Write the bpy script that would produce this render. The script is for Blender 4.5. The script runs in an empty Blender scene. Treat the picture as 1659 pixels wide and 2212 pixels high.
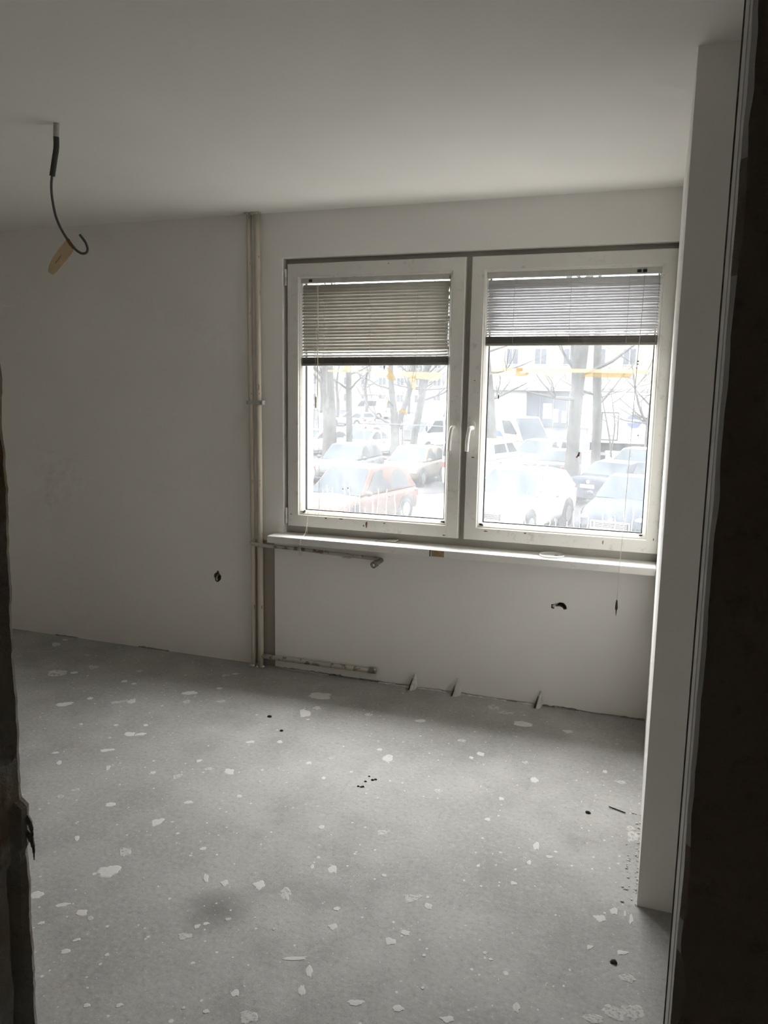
import bpy, bmesh, math, random
from mathutils import Vector, Matrix, noise

# ------------------------------------------------------------------ camera, sky, exposure
scene = bpy.context.scene
COL = scene.collection
PI = math.pi
EYE = 1.5858
F_PX = 1692.5
YAW, PITCH, ROLL = -0.3337, -0.1544, 0.0160
cam_data = bpy.data.cameras.new('camera')
cam_data.sensor_fit = 'HORIZONTAL'
cam_data.sensor_width = 36.0
cam_data.lens = F_PX / 1659.0 * 36.0
cam_data.clip_start = 0.02
cam_data.clip_end = 600
cam = bpy.data.objects.new('camera', cam_data)
COL.objects.link(cam)
_f = Vector((math.sin(YAW) * math.cos(PITCH), math.cos(YAW) * math.cos(PITCH), math.sin(PITCH)))
_r = Vector((math.cos(YAW), -math.sin(YAW), 0))
_u = _r.cross(_f)
_r2 = _r * math.cos(ROLL) + _u * math.sin(ROLL)
_u2 = -_r * math.sin(ROLL) + _u * math.cos(ROLL)
cam.matrix_world = Matrix(((_r2.x, _u2.x, -_f.x, 0), (_r2.y, _u2.y, -_f.y, 0), (_r2.z, _u2.z, -_f.z, EYE), (0, 0, 0, 1)))
scene.camera = cam

SKY = 31.0
world = bpy.data.worlds.new('overcast_sky')
scene.world = world
world.use_nodes = True
wn = world.node_tree.nodes; wl = world.node_tree.links
wn.clear()
w_out = wn.new('ShaderNodeOutputWorld'); w_bg = wn.new('ShaderNodeBackground')
w_tc = wn.new('ShaderNodeTexCoord'); w_sep = wn.new('ShaderNodeSeparateXYZ')
w_map = wn.new('ShaderNodeMapRange')          # overcast sky: zenith three times the horizon
w_map.inputs['From Min'].default_value = 0; w_map.inputs['From Max'].default_value = 1
w_map.inputs['To Min'].default_value = SKY / 3; w_map.inputs['To Max'].default_value = SKY
wl.new(w_tc.outputs['Generated'], w_sep.inputs[0]); wl.new(w_sep.outputs['Z'], w_map.inputs['Value'])
w_bg.inputs['Color'].default_value = (1.0, 0.976, 0.952, 1)
wl.new(w_map.outputs[0], w_bg.inputs['Strength']); wl.new(w_bg.outputs[0], w_out.inputs[0])

scene.view_settings.view_transform = 'Standard'
scene.view_settings.look = 'None'
scene.view_settings.gamma = 1.0
scene.view_settings.use_curve_mapping = False
scene.view_settings.exposure = 0.0
scene.cycles.use_denoising = True
scene.cycles.use_adaptive_sampling = True
scene.cycles.adaptive_threshold = 0.1
scene.cycles.adaptive_min_samples = 16
scene.cycles.max_bounces = 9
scene.cycles.diffuse_bounces = 6
scene.cycles.glossy_bounces = 2
scene.cycles.transmission_bounces = 4
scene.cycles.transparent_max_bounces = 8
scene.cycles.caustics_reflective = False
scene.cycles.caustics_refractive = False
scene.cycles.sample_clamp_indirect = 12

# ------------------------------------------------------------------ measures of the place (metres)
D = 3.891            # inner face of the window wall
R = 0.034            # right room wall
NIB = 2.384          # face of the wall end that looks at the doorway
HC = 2.5             # ceiling
G = -2.064             # ground level outside
XL = -4.35           # left room wall
WX0, WX1, WZ0, WZ1 = -1.943, 0.075, 0.735, 2.268   # window opening

# a portal in the window opening only guides the sampling of the sky
pl = bpy.data.lights.new('window_portal', 'AREA')
pl.shape = 'RECTANGLE'; pl.size = WX1 - WX0 + .1; pl.size_y = WZ1 - WZ0 + .1
pl.cycles.is_portal = True
po = bpy.data.objects.new('window_portal', pl); COL.objects.link(po)
po.location = ((WX0 + WX1) / 2, D + .36, (WZ0 + WZ1) / 2)
po.rotation_euler = (-PI / 2, 0, 0)

# ------------------------------------------------------------------ materials
def new_mat(name):
    m = bpy.data.materials.new(name); m.use_nodes = True
    nt = m.node_tree; nt.nodes.clear()
    out = nt.nodes.new('ShaderNodeOutputMaterial')
    return m, nt, out

def N(nt, kind, **kw):
    n = nt.nodes.new(kind)
    for k, v in kw.items():
        if k.startswith('i_'):
            n.inputs[k[2:].replace('_', ' ')].default_value = v
        else:
            setattr(n, k, v)
    return n

def c4(c): return (c[0], c[1], c[2], 1.0)

def mat(name, col, rough=0.6, metal=0.0, spec=0.4, var=0.0, vscale=8.0, bump=0.0, bscale=60.0, col2=None, thr=None, vstretch=None):
    """plain painted / metal material: colour with procedural variation and fine relief"""
    m, nt, out = new_mat(name)
    b = N(nt, 'ShaderNodeBsdfPrincipled')
    b.inputs['Roughness'].default_value = rough; b.inputs['Metallic'].default_value = metal
    b.inputs['Specular IOR Level'].default_value = spec
    b.inputs['Base Color'].default_value = c4(col)
    nt.links.new(b.outputs[0], out.inputs[0])
    tc = None
    if var or bump or col2:
        tc = N(nt, 'ShaderNodeTexCoord')
        src = tc.outputs['Object']
        if vstretch:
            mp = N(nt, 'ShaderNodeMapping'); mp.inputs['Scale'].default_value = vstretch
            nt.links.new(src, mp.inputs[0]); src = mp.outputs[0]
    if var or col2:
        nz = N(nt, 'ShaderNodeTexNoise'); nz.inputs['Scale'].default_value = vscale; nz.inputs['Detail'].default_value = 5
        nt.links.new(src, nz.inputs['Vector'])
        rp = N(nt, 'ShaderNodeValToRGB')
        if col2:
            t = thr or (.45, .6)
            rp.color_ramp.elements[0].position = t[0]; rp.color_ramp.elements[1].position = t[1]
            rp.color_ramp.elements[0].color = c4(col); rp.color_ramp.elements[1].color = c4(col2)
        else:
            rp.color_ramp.elements[0].position = .3; rp.color_ramp.elements[1].position = .7
            rp.color_ramp.elements[0].color = c4([x * (1 - var) for x in col])
            rp.color_ramp.elements[1].color = c4([min(1, x * (1 + var)) for x in col])
        nt.links.new(nz.outputs['Fac'], rp.inputs[0]); nt.links.new(rp.outputs[0], b.inputs['Base Color'])
    if bump:
        nb = N(nt, 'ShaderNodeTexNoise'); nb.inputs['Scale'].default_value = bscale; nb.inputs['Detail'].default_value = 4
        nt.links.new(src, nb.inputs['Vector'])
        bp = N(nt, 'ShaderNodeBump'); bp.inputs['Strength'].default_value = bump; bp.inputs['Distance'].default_value = .01
        nt.links.new(nb.outputs['Fac'], bp.inputs['Height']); nt.links.new(bp.outputs[0], b.inputs['Normal'])
    return m

def mix_rgb(nt, fac, a, b):
    mx = N(nt, 'ShaderNodeMix', data_type='RGBA')
    if isinstance(fac, float): mx.inputs[0].default_value = fac
    else: nt.links.new(fac, mx.inputs[0])
    for i, v in ((6, a), (7, b)):
        if isinstance(v, tuple): mx.inputs[i].default_value = c4(v)
        else: nt.links.new(v, mx.inputs[i])
    return mx.outputs[2]

def ramp(nt, val, p0, p1, a=0.0, b=1.0):
    mr = N(nt, 'ShaderNodeMapRange'); mr.clamp = True
    mr.inputs['From Min'].default_value = p0; mr.inputs['From Max'].default_value = p1
    mr.inputs['To Min'].default_value = a; mr.inputs['To Max'].default_value = b
    nt.links.new(val, mr.inputs['Value']); return mr.outputs[0]

def math_n(nt, op, a, b):
    n = N(nt, 'ShaderNodeMath', operation=op)
    for i, v in ((0, a), (1, b)):
        if isinstance(v, (int, float)): n.inputs[i].default_value = v
        else: nt.links.new(v, n.inputs[i])
    return n.outputs[0]

def tex_noise(nt, src, scale, detail=5, rough=.55):
    nz = N(nt, 'ShaderNodeTexNoise'); nz.inputs['Scale'].default_value = scale
    nz.inputs['Detail'].default_value = detail; nz.inputs['Roughness'].default_value = rough
    nt.links.new(src, nz.inputs['Vector']); return nz.outputs['Fac']

def floor_material():
    """bare concrete screed: cloudy grey, pits, dark scuffs and countless small white paint drops"""
    m, nt, out = new_mat('concrete_screed')
    b = N(nt, 'ShaderNodeBsdfPrincipled'); b.inputs['Roughness'].default_value = .75
    b.inputs['Specular IOR Level'].default_value = .35
    tc = N(nt, 'ShaderNodeTexCoord'); src = tc.outputs['Object']
    big = tex_noise(nt, src, 1.3, 3, .6); mid = tex_noise(nt, src, 7, 4, .7); fine = tex_noise(nt, src, 55, 4, .75)
    base = mix_rgb(nt, ramp(nt, big, .36, .64), (.33, .323, .308), (.46, .452, .436))
    base = mix_rgb(nt, ramp(nt, mid, .3, .75, 0, .35), base, (.40, .392, .372))
    base = mix_rgb(nt, ramp(nt, fine, .53, .72, 0, .6), base, (.23, .225, .215))
    base = mix_rgb(nt, ramp(nt, fine, .47, .30, 0, .5), base, (.55, .54, .52))
    # worn, pitted darker zones
    pit = tex_noise(nt, src, 190, 2, .65)
    zone = ramp(nt, tex_noise(nt, src, 1.7, 3, .6), .46, .60)
    base = mix_rgb(nt, math_n(nt, 'MULTIPLY', ramp(nt, pit, .57, .68, 0, .6), zone), base, (.13, .125, .115))
    base = mix_rgb(nt, math_n(nt, 'MULTIPLY', zone, ramp(nt, mid, .40, .62, .1, .55)), base, (.27, .262, .248))
    # greasy dark stain near the doorway
    mp = N(nt, 'ShaderNodeVectorMath', operation='DISTANCE'); mp.inputs[1].default_value = (-1.19, 1.90, 0)
    nt.links.new(src, mp.inputs[0])
    wob = math_n(nt, 'ADD', mp.outputs['Value'], math_n(nt, 'MULTIPLY', mid, .16))
    base = mix_rgb(nt, ramp(nt, wob, .09, .20, .7, 0), base, (.13, .125, .115))
    # paint drops
    for sc, r0, r1, amt, rnd in ((8, .035, .085, .8, .68), (17, .06, .13, .85, .55), (36, .09, .18, .85, .52), (80, .09, .18, .7, .60)):
        v = N(nt, 'ShaderNodeTexVoronoi'); v.inputs['Scale'].default_value = sc
        dis = N(nt, 'ShaderNodeVectorMath', operation='ADD')
        nd = N(nt, 'ShaderNodeTexNoise'); nd.inputs['Scale'].default_value = sc * 5; nd.inputs['Detail'].default_value = 0
        nt.links.new(src, nd.inputs['Vector'])
        sca = N(nt, 'ShaderNodeVectorMath', operation='SCALE'); sca.inputs['Scale'].default_value = .9 / sc * .16
        nt.links.new(nd.outputs['Color'], sca.inputs[0]); nt.links.new(src, dis.inputs[0]); nt.links.new(sca.outputs[0], dis.inputs[1])
        nt.links.new(dis.outputs[0], v.inputs['Vector'])
        sp = N(nt, 'ShaderNodeSeparateColor'); nt.links.new(v.outputs['Color'], sp.inputs[0])
        size = ramp(nt, sp.outputs[0], rnd, 1.0, 0, 1)
        lim = math_n(nt, 'MULTIPLY', size, r1)
        d = math_n(nt, 'SUBTRACT', lim, v.outputs['Distance'])
        fac = ramp(nt, d, 0, .02, 0, amt)
        base = mix_rgb(nt, fac, base, (.70, .69, .665))
    nt.links.new(base, b.inputs['Base Color'])
    bp = N(nt, 'ShaderNodeBump'); bp.inputs['Strength'].default_value = .25; bp.inputs['Distance'].default_value = .004
    nt.links.new(tex_noise(nt, src, 60, 2), bp.inputs['Height']); nt.links.new(bp.outputs[0], b.inputs['Normal'])
    nt.links.new(b.outputs[0], out.inputs[0])
    return m

def plaster_material(name, col, strip=False, patch=None):
    m, nt, out = new_mat(name)
    b = N(nt, 'ShaderNodeBsdfPrincipled'); b.inputs['Roughness'].default_value = .85
    b.inputs['Specular IOR Level'].default_value = .2
    tc = N(nt, 'ShaderNodeTexCoord'); src = tc.outputs['Object']
    big = tex_noise(nt, src, 1.1, 2)
    base = mix_rgb(nt, ramp(nt, big, .35, .65), tuple(x * .97 for x in col), tuple(min(1, x * 1.02) for x in col))
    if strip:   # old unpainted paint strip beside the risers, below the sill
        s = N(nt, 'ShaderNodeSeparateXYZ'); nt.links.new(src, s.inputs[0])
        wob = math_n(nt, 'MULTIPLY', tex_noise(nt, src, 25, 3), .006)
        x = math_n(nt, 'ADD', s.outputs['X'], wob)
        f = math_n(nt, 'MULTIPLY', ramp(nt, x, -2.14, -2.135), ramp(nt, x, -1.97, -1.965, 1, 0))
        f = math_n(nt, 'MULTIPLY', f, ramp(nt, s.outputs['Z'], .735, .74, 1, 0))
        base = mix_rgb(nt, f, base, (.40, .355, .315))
    nt.links.new(base, b.inputs['Base Color'])
    nt.links.new(b.outputs[0], out.inputs[0])
    return m

def glass_material():
    """dusty double glazing: clear transmission, a milky film of grime with wiped streaks, a weak reflection"""
    m, nt, out = new_mat('grimy_glass')
    tc = N(nt, 'ShaderNodeTexCoord'); src = tc.outputs['Object']
    mp = N(nt, 'ShaderNodeMapping'); mp.inputs['Scale'].default_value = (14, 1, 1.6); nt.links.new(src, mp.inputs[0])
    st = tex_noise(nt, mp.outputs[0], 3, 5, .6); cl = tex_noise(nt, src, 5, 6, .65)
    film = math_n(nt, 'ADD', ramp(nt, st, .3, .7, FILM * .86, FILM * 1.1), ramp(nt, cl, .35, .7, -.012, .012))
    tr = N(nt, 'ShaderNodeBsdfTransparent'); tr.inputs[0].default_value = (.93, .945, .95, 1)
    tl = N(nt, 'ShaderNodeBsdfTranslucent'); tl.inputs[0].default_value = (.90, .94, .985, 1)
    gl = N(nt, 'ShaderNodeBsdfGlossy'); gl.inputs['Roughness'].default_value = .05
    mx = N(nt, 'ShaderNodeMixShader'); nt.links.new(film, mx.inputs[0]); nt.links.new(tr.outputs[0], mx.inputs[1]); nt.links.new(tl.outputs[0], mx.inputs[2])
    mg = N(nt, 'ShaderNodeMixShader'); mg.inputs[0].default_value = .03
    nt.links.new(mx.outputs[0], mg.inputs[1]); nt.links.new(gl.outputs[0], mg.inputs[2])
    nt.links.new(mg.outputs[0], out.inputs[0])
    return m

def translucent_material(name, col, amount, rough=.6, var=0.0):
    m, nt, out = new_mat(name)
    b = N(nt, 'ShaderNodeBsdfPrincipled'); b.inputs['Base Color'].default_value = c4(col); b.inputs['Roughness'].default_value = rough
    b.inputs['Specular IOR Level'].default_value = .3
    t = N(nt, 'ShaderNodeBsdfTranslucent'); t.inputs[0].default_value = c4(col)
    if var:
        tc = N(nt, 'ShaderNodeTexCoord'); nz = tex_noise(nt, tc.outputs['Object'], 18, 5)
        cc = mix_rgb(nt, ramp(nt, nz, .35, .65), tuple(x * (1 - var) for x in col), col)
        nt.links.new(cc, b.inputs['Base Color']); nt.links.new(cc, t.inputs[0])
    mx = N(nt, 'ShaderNodeMixShader'); mx.inputs[0].default_value = amount
    nt.links.new(b.outputs[0], mx.inputs[1]); nt.links.new(t.outputs[0], mx.inputs[2]); nt.links.new(mx.outputs[0], out.inputs[0])
    return m

def film_material(name, tint, col):
    """see-through adhesive film"""
    m, nt, out = new_mat(name)
    a = N(nt, 'ShaderNodeBsdfTransparent'); a.inputs[0].default_value = c4(tint)
    t = N(nt, 'ShaderNodeBsdfTranslucent'); tc = N(nt, 'ShaderNodeTexCoord')
    nz_ = tex_noise(nt, tc.outputs['Object'], 30, 5)
    nt.links.new(mix_rgb(nt, ramp(nt, nz_, .35, .65), tuple(x * .85 for x in col), col), t.inputs[0])
    mx = N(nt, 'ShaderNodeMixShader'); mx.inputs[0].default_value = .10
    nt.links.new(a.outputs[0], mx.inputs[1]); nt.links.new(t.outputs[0], mx.inputs[2]); nt.links.new(mx.outputs[0], out.inputs[0])
    return m

def splat_material(name, col, lo, hi):
    """dried plaster, worn through in patches so that the concrete shows"""
    m, nt, out = new_mat(name)
    b = N(nt, 'ShaderNodeBsdfPrincipled'); b.inputs['Roughness'].default_value = .9; b.inputs['Specular IOR Level'].default_value = .1
    oi = N(nt, 'ShaderNodeObjectInfo'); tc = N(nt, 'ShaderNodeTexCoord')
    ad = N(nt, 'ShaderNodeVectorMath', operation='ADD'); nt.links.new(tc.outputs['Object'], ad.inputs[0]); nt.links.new(oi.outputs['Location'], ad.inputs[1])
    a = tex_noise(nt, ad.outputs[0], 1.9, 6, .7)
    nt.links.new(mix_rgb(nt, ramp(nt, a, .3, .7), tuple(x * .86 for x in col), col), b.inputs['Base Color'])
    t = N(nt, 'ShaderNodeBsdfTransparent'); mx = N(nt, 'ShaderNodeMixShader')
    nt.links.new(ramp(nt, a, lo, hi), mx.inputs[0]); nt.links.new(t.outputs[0], mx.inputs[1]); nt.links.new(b.outputs[0], mx.inputs[2])
    nt.links.new(mx.outputs[0], out.inputs[0])
    return m

def dirty_pvc(name, col, amount):
    m, nt, out = new_mat(name)
    b = N(nt, 'ShaderNodeBsdfPrincipled'); b.inputs['Roughness'].default_value = .45; b.inputs['Specular IOR Level'].default_value = .35
    tc = N(nt, 'ShaderNodeTexCoord'); src = tc.outputs['Object']
    mp = N(nt, 'ShaderNodeMapping'); mp.inputs['Scale'].default_value = (1, 3, 1); nt.links.new(src, mp.inputs[0])
    a = tex_noise(nt, mp.outputs[0], 22, 8, .7); c = tex_noise(nt, src, 3, 4)
    base = mix_rgb(nt, ramp(nt, c, .35, .65), tuple(x * .93 for x in col), col)
    base = mix_rgb(nt, ramp(nt, a, .58, .72, 0, amount), base, (.27, .21, .155))
    base = mix_rgb(nt, ramp(nt, tex_noise(nt, src, 75, 4, .6), .69, .74, 0, min(1, amount * 1.2)), base, (.10, .075, .05))
    nt.links.new(base, b.inputs['Base Color']); nt.links.new(b.outputs[0], out.inputs[0])
    return m

def masonry_material(name, c_plaster, c_brown, c_grey):
    m, nt, out = new_mat(name)
    b = N(nt, 'ShaderNodeBsdfPrincipled'); b.inputs['Roughness'].default_value = .95; b.inputs['Specular IOR Level'].default_value = .1
    tc = N(nt, 'ShaderNodeTexCoord'); src = tc.outputs['Object']
    a = tex_noise(nt, src, 4, 6, .6); f = tex_noise(nt, src, 40, 6, .7)
    base = mix_rgb(nt, ramp(nt, a, .42, .58), c_brown, c_grey)
    base = mix_rgb(nt, ramp(nt, tex_noise(nt, src, 9, 5), .6, .64), base, c_plaster)
    base = mix_rgb(nt, ramp(nt, f, .55, .75, 0, .6), base, tuple(x * .45 for x in c_brown))
    nt.links.new(base, b.inputs['Base Color'])
    bp = N(nt, 'ShaderNodeBump'); bp.inputs['Strength'].default_value = .7; bp.inputs['Distance'].default_value = .01
    nt.links.new(f, bp.inputs['Height']); nt.links.new(bp.outputs[0], b.inputs['Normal'])
    nt.links.new(b.outputs[0], out.inputs[0])
    return m

FILM = 0.040
M = {}
M['floor'] = floor_material()
WALLC = (.89, .872, .842)
M['wall'] = plaster_material('wall_paint', WALLC)
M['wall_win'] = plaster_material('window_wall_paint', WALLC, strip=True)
M['ceil'] = plaster_material('ceiling_paint', (.82, .81, .78))
M['raw'] = masonry_material('raw_jamb_masonry', (.42, .40, .36), (.30, .225, .14), (.33, .32, .29))
M['hall'] = masonry_material('hall_bare_wall', (.56, .49, .42), (.46, .39, .32), (.50, .44, .38))
M['hole'] = masonry_material('broken_plaster', (.48, .42, .36), (.30, .23, .18), (.36, .31, .26))
M['splat'] = splat_material('dried_plaster_drop', (.69, .68, .655), .26, .38)
M['splat2'] = splat_material('thin_plaster_smear', (.62, .61, .59), .26, .50)
M['pvc'] = dirty_pvc('window_pvc', (.80, .785, .745), .35)
M['bead'] = dirty_pvc('glazing_bead_pvc', (.84, .825, .79), .45)
M['bead_low'] = dirty_pvc('grimy_bead_pvc', (.74, .68, .61), .9)
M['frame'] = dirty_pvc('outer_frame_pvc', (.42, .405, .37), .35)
M['gasket'] = mat('rubber_gasket', (.015, .016, .018), .7)
M['glass'] = glass_material()
M['sill'] = dirty_pvc('sill_paint', (.80, .785, .75), .3)
M['handle'] = mat('handle_plastic', (.80, .79, .76), .35)
M['slat'] = translucent_material('blind_slat_warm', (.54, .52, .47), .02, var=.08)
M['slat_cool'] = translucent_material('blind_slat_cool', (.76, .76, .785), .07, var=.05)
M['rail'] = mat('blind_rail', (.55, .54, .50), .5, var=.08, vscale=20)
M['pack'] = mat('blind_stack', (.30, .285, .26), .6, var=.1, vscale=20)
M['cord'] = mat('grubby_cord', (.55, .53, .47), .9)
M['dark'] = mat('dark_grime', (.05, .042, .036), .9)
M['wand'] = mat('cream_plastic', (.75, .70, .58), .5)
M['tape_y'] = film_material('yellowed_tape', (.77, .715, .63), (.95, .89, .76))
M['tape_b'] = film_material('brown_tape', (.64, .575, .475), (.84, .74, .56))
M['tape_r'] = mat('reddish_flake', (.22, .05, .05), .8)
M['pipe'] = mat('pipe_cream_paint', (.60, .545, .45), .5, var=.05, vscale=10, col2=(.33, .22, .115), thr=(.66, .69), vstretch=(6, 6, 1.6))
M['pipe2'] = mat('branch_pipe_paint', (.48, .45, .40), .55, col2=(.20, .15, .105), thr=(.55, .60), vscale=28)
M['metal'] = mat('grimy_metal', (.28, .26, .235), .45, metal=.6, var=.3, vscale=60)
M['brass'] = mat('valve_core', (.55, .52, .46), .35, metal=.7)
M['plaster'] = mat('rough_plaster', (.62, .605, .56), .95, var=.18, vscale=40, bump=.6, bscale=70)
M['plaster_dk'] = mat('dark_rough_joint', (.24, .225, .20), .95, var=.4, vscale=60, bump=.6, bscale=90)
M['cable'] = mat('grey_cable', (.115, .12, .115), .6)
M['conduit'] = mat('dark_conduit', (.06, .06, .052), .6, col2=(.40, .39, .36), thr=(.70, .74), vscale=30)
M['conduit_w'] = mat('whitewashed_conduit', (.50, .485, .45), .8, var=.2, vscale=50)
M['flag'] = translucent_material('masking_tape', (.86, .72, .50), .25, var=.12)
M['glue'] = mat('brown_tape_wrap', (.20, .10, .04), .6)
M['ink'] = mat('pen_ink', (.06, .055, .06), .8)
M['paper'] = mat('grey_card', (.62, .60, .56), .8, var=.06, vscale=30)
M['lid'] = translucent_material('white_plastic_lid', (.86, .85, .83), .15, .35)
M['woodpatch'] = mat('brown_board', (.30, .21, .115), .8, var=.25, vscale=50)
M['stain'] = mat('brown_stain', (.20, .135, .075), .9, var=.4, vscale=120)
M['soil'] = mat('crumb', (.03, .026, .022), .95)

# ------------------------------------------------------------------ mesh helpers
class MB:
    """collects shapes, then links them as ONE mesh object"""
    def __init__(self): self.v = []; self.f = []
    def add(self, vs, fs):
        n = len(self.v); self.v += [tuple(x) for x in vs]; self.f += [tuple(i + n for i in f) for f in fs]; return self
    def box(self, x0, x1, y0, y1, z0, z1):
        return self.add([(x0, y0, z0), (x1, y0, z0), (x1, y1, z0), (x0, y1, z0), (x0, y0, z1), (x1, y0, z1), (x1, y1, z1), (x0, y1, z1)],
                        [(0, 3, 2, 1), (4, 5, 6, 7), (0, 1, 5, 4), (1, 2, 6, 5), (2, 3, 7, 6), (3, 0, 4, 7)])
    def rbox(self, x0, x1, y0, y1, z0, z1, r=.005):
        """box with chamfered edges"""
        bm = bmesh.new(); bmesh.ops.create_cube(bm, size=1)
        for v in bm.verts: v.co = Vector(((x0 + x1) / 2 + v.co.x * (x1 - x0), (y0 + y1) / 2 + v.co.y * (y1 - y0), (z0 + z1) / 2 + v.co.z * (z1 - z0)))
        bmesh.ops.bevel(bm, geom=bm.edges[:], offset=r, segments=2, affect='EDGES', profile=.5)
        return self.from_bm(bm)
    def from_bm(self, bm):
        bm.verts.index_update()
        vs = [tuple(v.co) for v in bm.verts]; fs = [tuple(v.index for v in f.verts) for f in bm.faces]; bm.free()
        return self.add(vs, fs)
    def prism(self, pts, axis, a, b):
        """polygon pts (2D) extruded along axis from a to b"""
        n = len(pts)
        def p(q, t):
            return (t, q[0], q[1]) if axis == 'x' else (q[0], t, q[1]) if axis == 'y' else (q[0], q[1], t)
        vs = [p(q, a) for q in pts] + [p(q, b) for q in pts]
        fs = [tuple(range(n))[::-1], tuple(range(n, 2 * n))] + [(i, (i + 1) % n, n + (i + 1) % n, n + i) for i in range(n)]
        return self.add(vs, fs)
    def tube(self, pts, r, sides=8, caps=True):
        """tube along a polyline; r a number or a list"""
        pts = [Vector(p) for p in pts]; n = len(pts)
        rs = r if isinstance(r, (list, tuple)) else [r] * n
        t0 = (pts[1] - pts[0]).normalized()
        up = Vector((0, 0, 1)) if abs(t0.z) < .9 else Vector((1, 0, 0))
        a = t0.cross(up).normalized(); vs = []
        for i, p in enumerate(pts):
            t = (pts[min(i + 1, n - 1)] - pts[max(i - 1, 0)]).normalized()
            a = (a - t * a.dot(t)).normalized(); b = t.cross(a)
            for k in range(sides):
                an = 2 * PI * k / sides
                vs.append(p + (a * math.cos(an) + b * math.sin(an)) * rs[i])
        fs = []
        for i in range(n - 1):
            for k in range(sides):
                k2 = (k + 1) % sides
                fs.append((i * sides + k, i * sides + k2, (i + 1) * sides + k2, (i + 1) * sides + k))
        if caps: fs += [tuple(range(sides))[::-1], tuple(range((n - 1) * sides, n * sides))]
        return self.add(vs, fs)
    def lathe(self, prof, axis, c, sides=16):
        """profile [(radius, t)] turned about an axis through c"""
        vs = []; n = len(prof)
        for (r, t) in prof:
            for k in range(sides):
                an = 2 * PI * k / sides; x, y = r * math.cos(an), r * math.sin(an)
                q = (t, x, y) if axis == 'x' else (x, t, y) if axis == 'y' else (x, y, t)
                vs.append((c[0] + q[0], c[1] + q[1], c[2] + q[2]))
        fs = []
        for i in range(n - 1):
            for k in range(sides):
                k2 = (k + 1) % sides; fs.append((i * sides + k, i * sides + k2, (i + 1) * sides + k2, (i + 1) * sides + k))
        fs += [tuple(range(sides))[::-1], tuple(range((n - 1) * sides, n * sides))]
        return self.add(vs, fs)
    def ring(self, prof, x0, x1, z0, z1, y):
        """picture-frame ring with mitred corners: prof = [(inset, dy)] closed section"""
        n = len(prof); vs = []
        for (sx, sz, X, Z) in ((1, 1, x0, z0), (-1, 1, x1, z0), (-1, -1, x1, z1), (1, -1, x0, z1)):
            for (i, dy) in prof: vs.append((X + sx * i, y + dy, Z + sz * i))
        fs = []
        for c in range(4):
            d = (c + 1) % 4
            for k in range(n):
                k2 = (k + 1) % n; fs.append((c * n + k, d * n + k, d * n + k2, c * n + k2))
        return self.add(vs, fs)
    def ellipsoid(self, c, r, seg=12, rings=8):
        vs = []; fs = []
        for i in range(rings + 1):
            th = PI * i / rings
            for k in range(seg):
                ph = 2 * PI * k / seg
                vs.append((c[0] + r[0] * math.sin(th) * math.cos(ph), c[1] + r[1] * math.sin(th) * math.sin(ph), c[2] + r[2] * math.cos(th)))
        for i in range(rings):
            for k in range(seg):
                k2 = (k + 1) % seg; fs.append((i * seg + k, i * seg + k2, (i + 1) * seg + k2, (i + 1) * seg + k))
        return self.add(vs, fs)
    def mesh(self, name, m, smooth=False, weld=False):
        me = bpy.data.meshes.new(name); me.from_pydata(self.v, [], self.f)
        bm = bmesh.new(); bm.from_mesh(me)
        if weld: bmesh.ops.remove_doubles(bm, verts=bm.verts[:], dist=1e-5)
        bmesh.ops.recalc_face_normals(bm, faces=bm.faces[:])
        bm.to_mesh(me); bm.free()
        if smooth:
            me.polygons.foreach_set('use_smooth', [True] * len(me.polygons))
        me.materials.append(m); me.update(); return me
    def build(self, name, m, parent=None, smooth=False, loc=None, weld=False):
        o = bpy.data.objects.new(name, self.mesh(name, m, smooth, weld)); COL.objects.link(o)
        if parent is not None: o.parent = parent
        if loc: o.location = loc
        return o

def tag(o, label=None, cat=None, group=None, kind=None):
    if label: o['label'] = label
    if cat: o['category'] = cat
    if group: o['group'] = group
    if kind: o['kind'] = kind
    return o

def empty(name, loc=(0, 0, 0), rz=0.0):
    o = bpy.data.objects.new(name, None); COL.objects.link(o); o.location = loc; o.rotation_euler = (0, 0, rz)
    o.empty_display_size = .1
    return o

def share(name, me, parent, loc=(0, 0, 0), rot=(0, 0, 0), scale=(1, 1, 1)):
    o = bpy.data.objects.new(name, me); COL.objects.link(o); o.parent = parent
    o.location = loc; o.rotation_euler = rot; o.scale = scale
    return o

def smooth_curve(pts, n=6):
    """Catmull-Rom through the points"""
    P = [Vector(p) for p in pts]; P = [P[0] * 2 - P[1]] + P + [P[-1] * 2 - P[-2]]; out = []
    for i in range(1, len(P) - 2):
        for k in range(n):
            t = k / n; a, b, c, d = P[i - 1], P[i], P[i + 1], P[i + 2]
            out.append(.5 * ((2 * b) + (c - a) * t + (2 * a - 5 * b + 4 * c - d) * t * t + (3 * b - a - 3 * c + d) * t ** 3))
    out.append(P[-2]); return out

def bake(o):
    """apply the modifiers of an object"""
    dg = bpy.context.evaluated_depsgraph_get(); dg.update()
    me = bpy.data.meshes.new_from_object(o.evaluated_get(dg), depsgraph=dg)
    o.modifiers.clear(); o.data = me

# ------------------------------------------------------------------ the room
floor = tag(MB().box(XL - .2, 1.6, -1.6, D, -.25, 0).build('floor', M['floor']), 'bare grey concrete floor spattered with white plaster drops', kind='structure')
ceiling = tag(MB().box(XL - .2, 1.6, -1.6, D, HC, HC + .25).build('ceiling', M['ceil']), 'smooth off-white ceiling', kind='structure')

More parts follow.
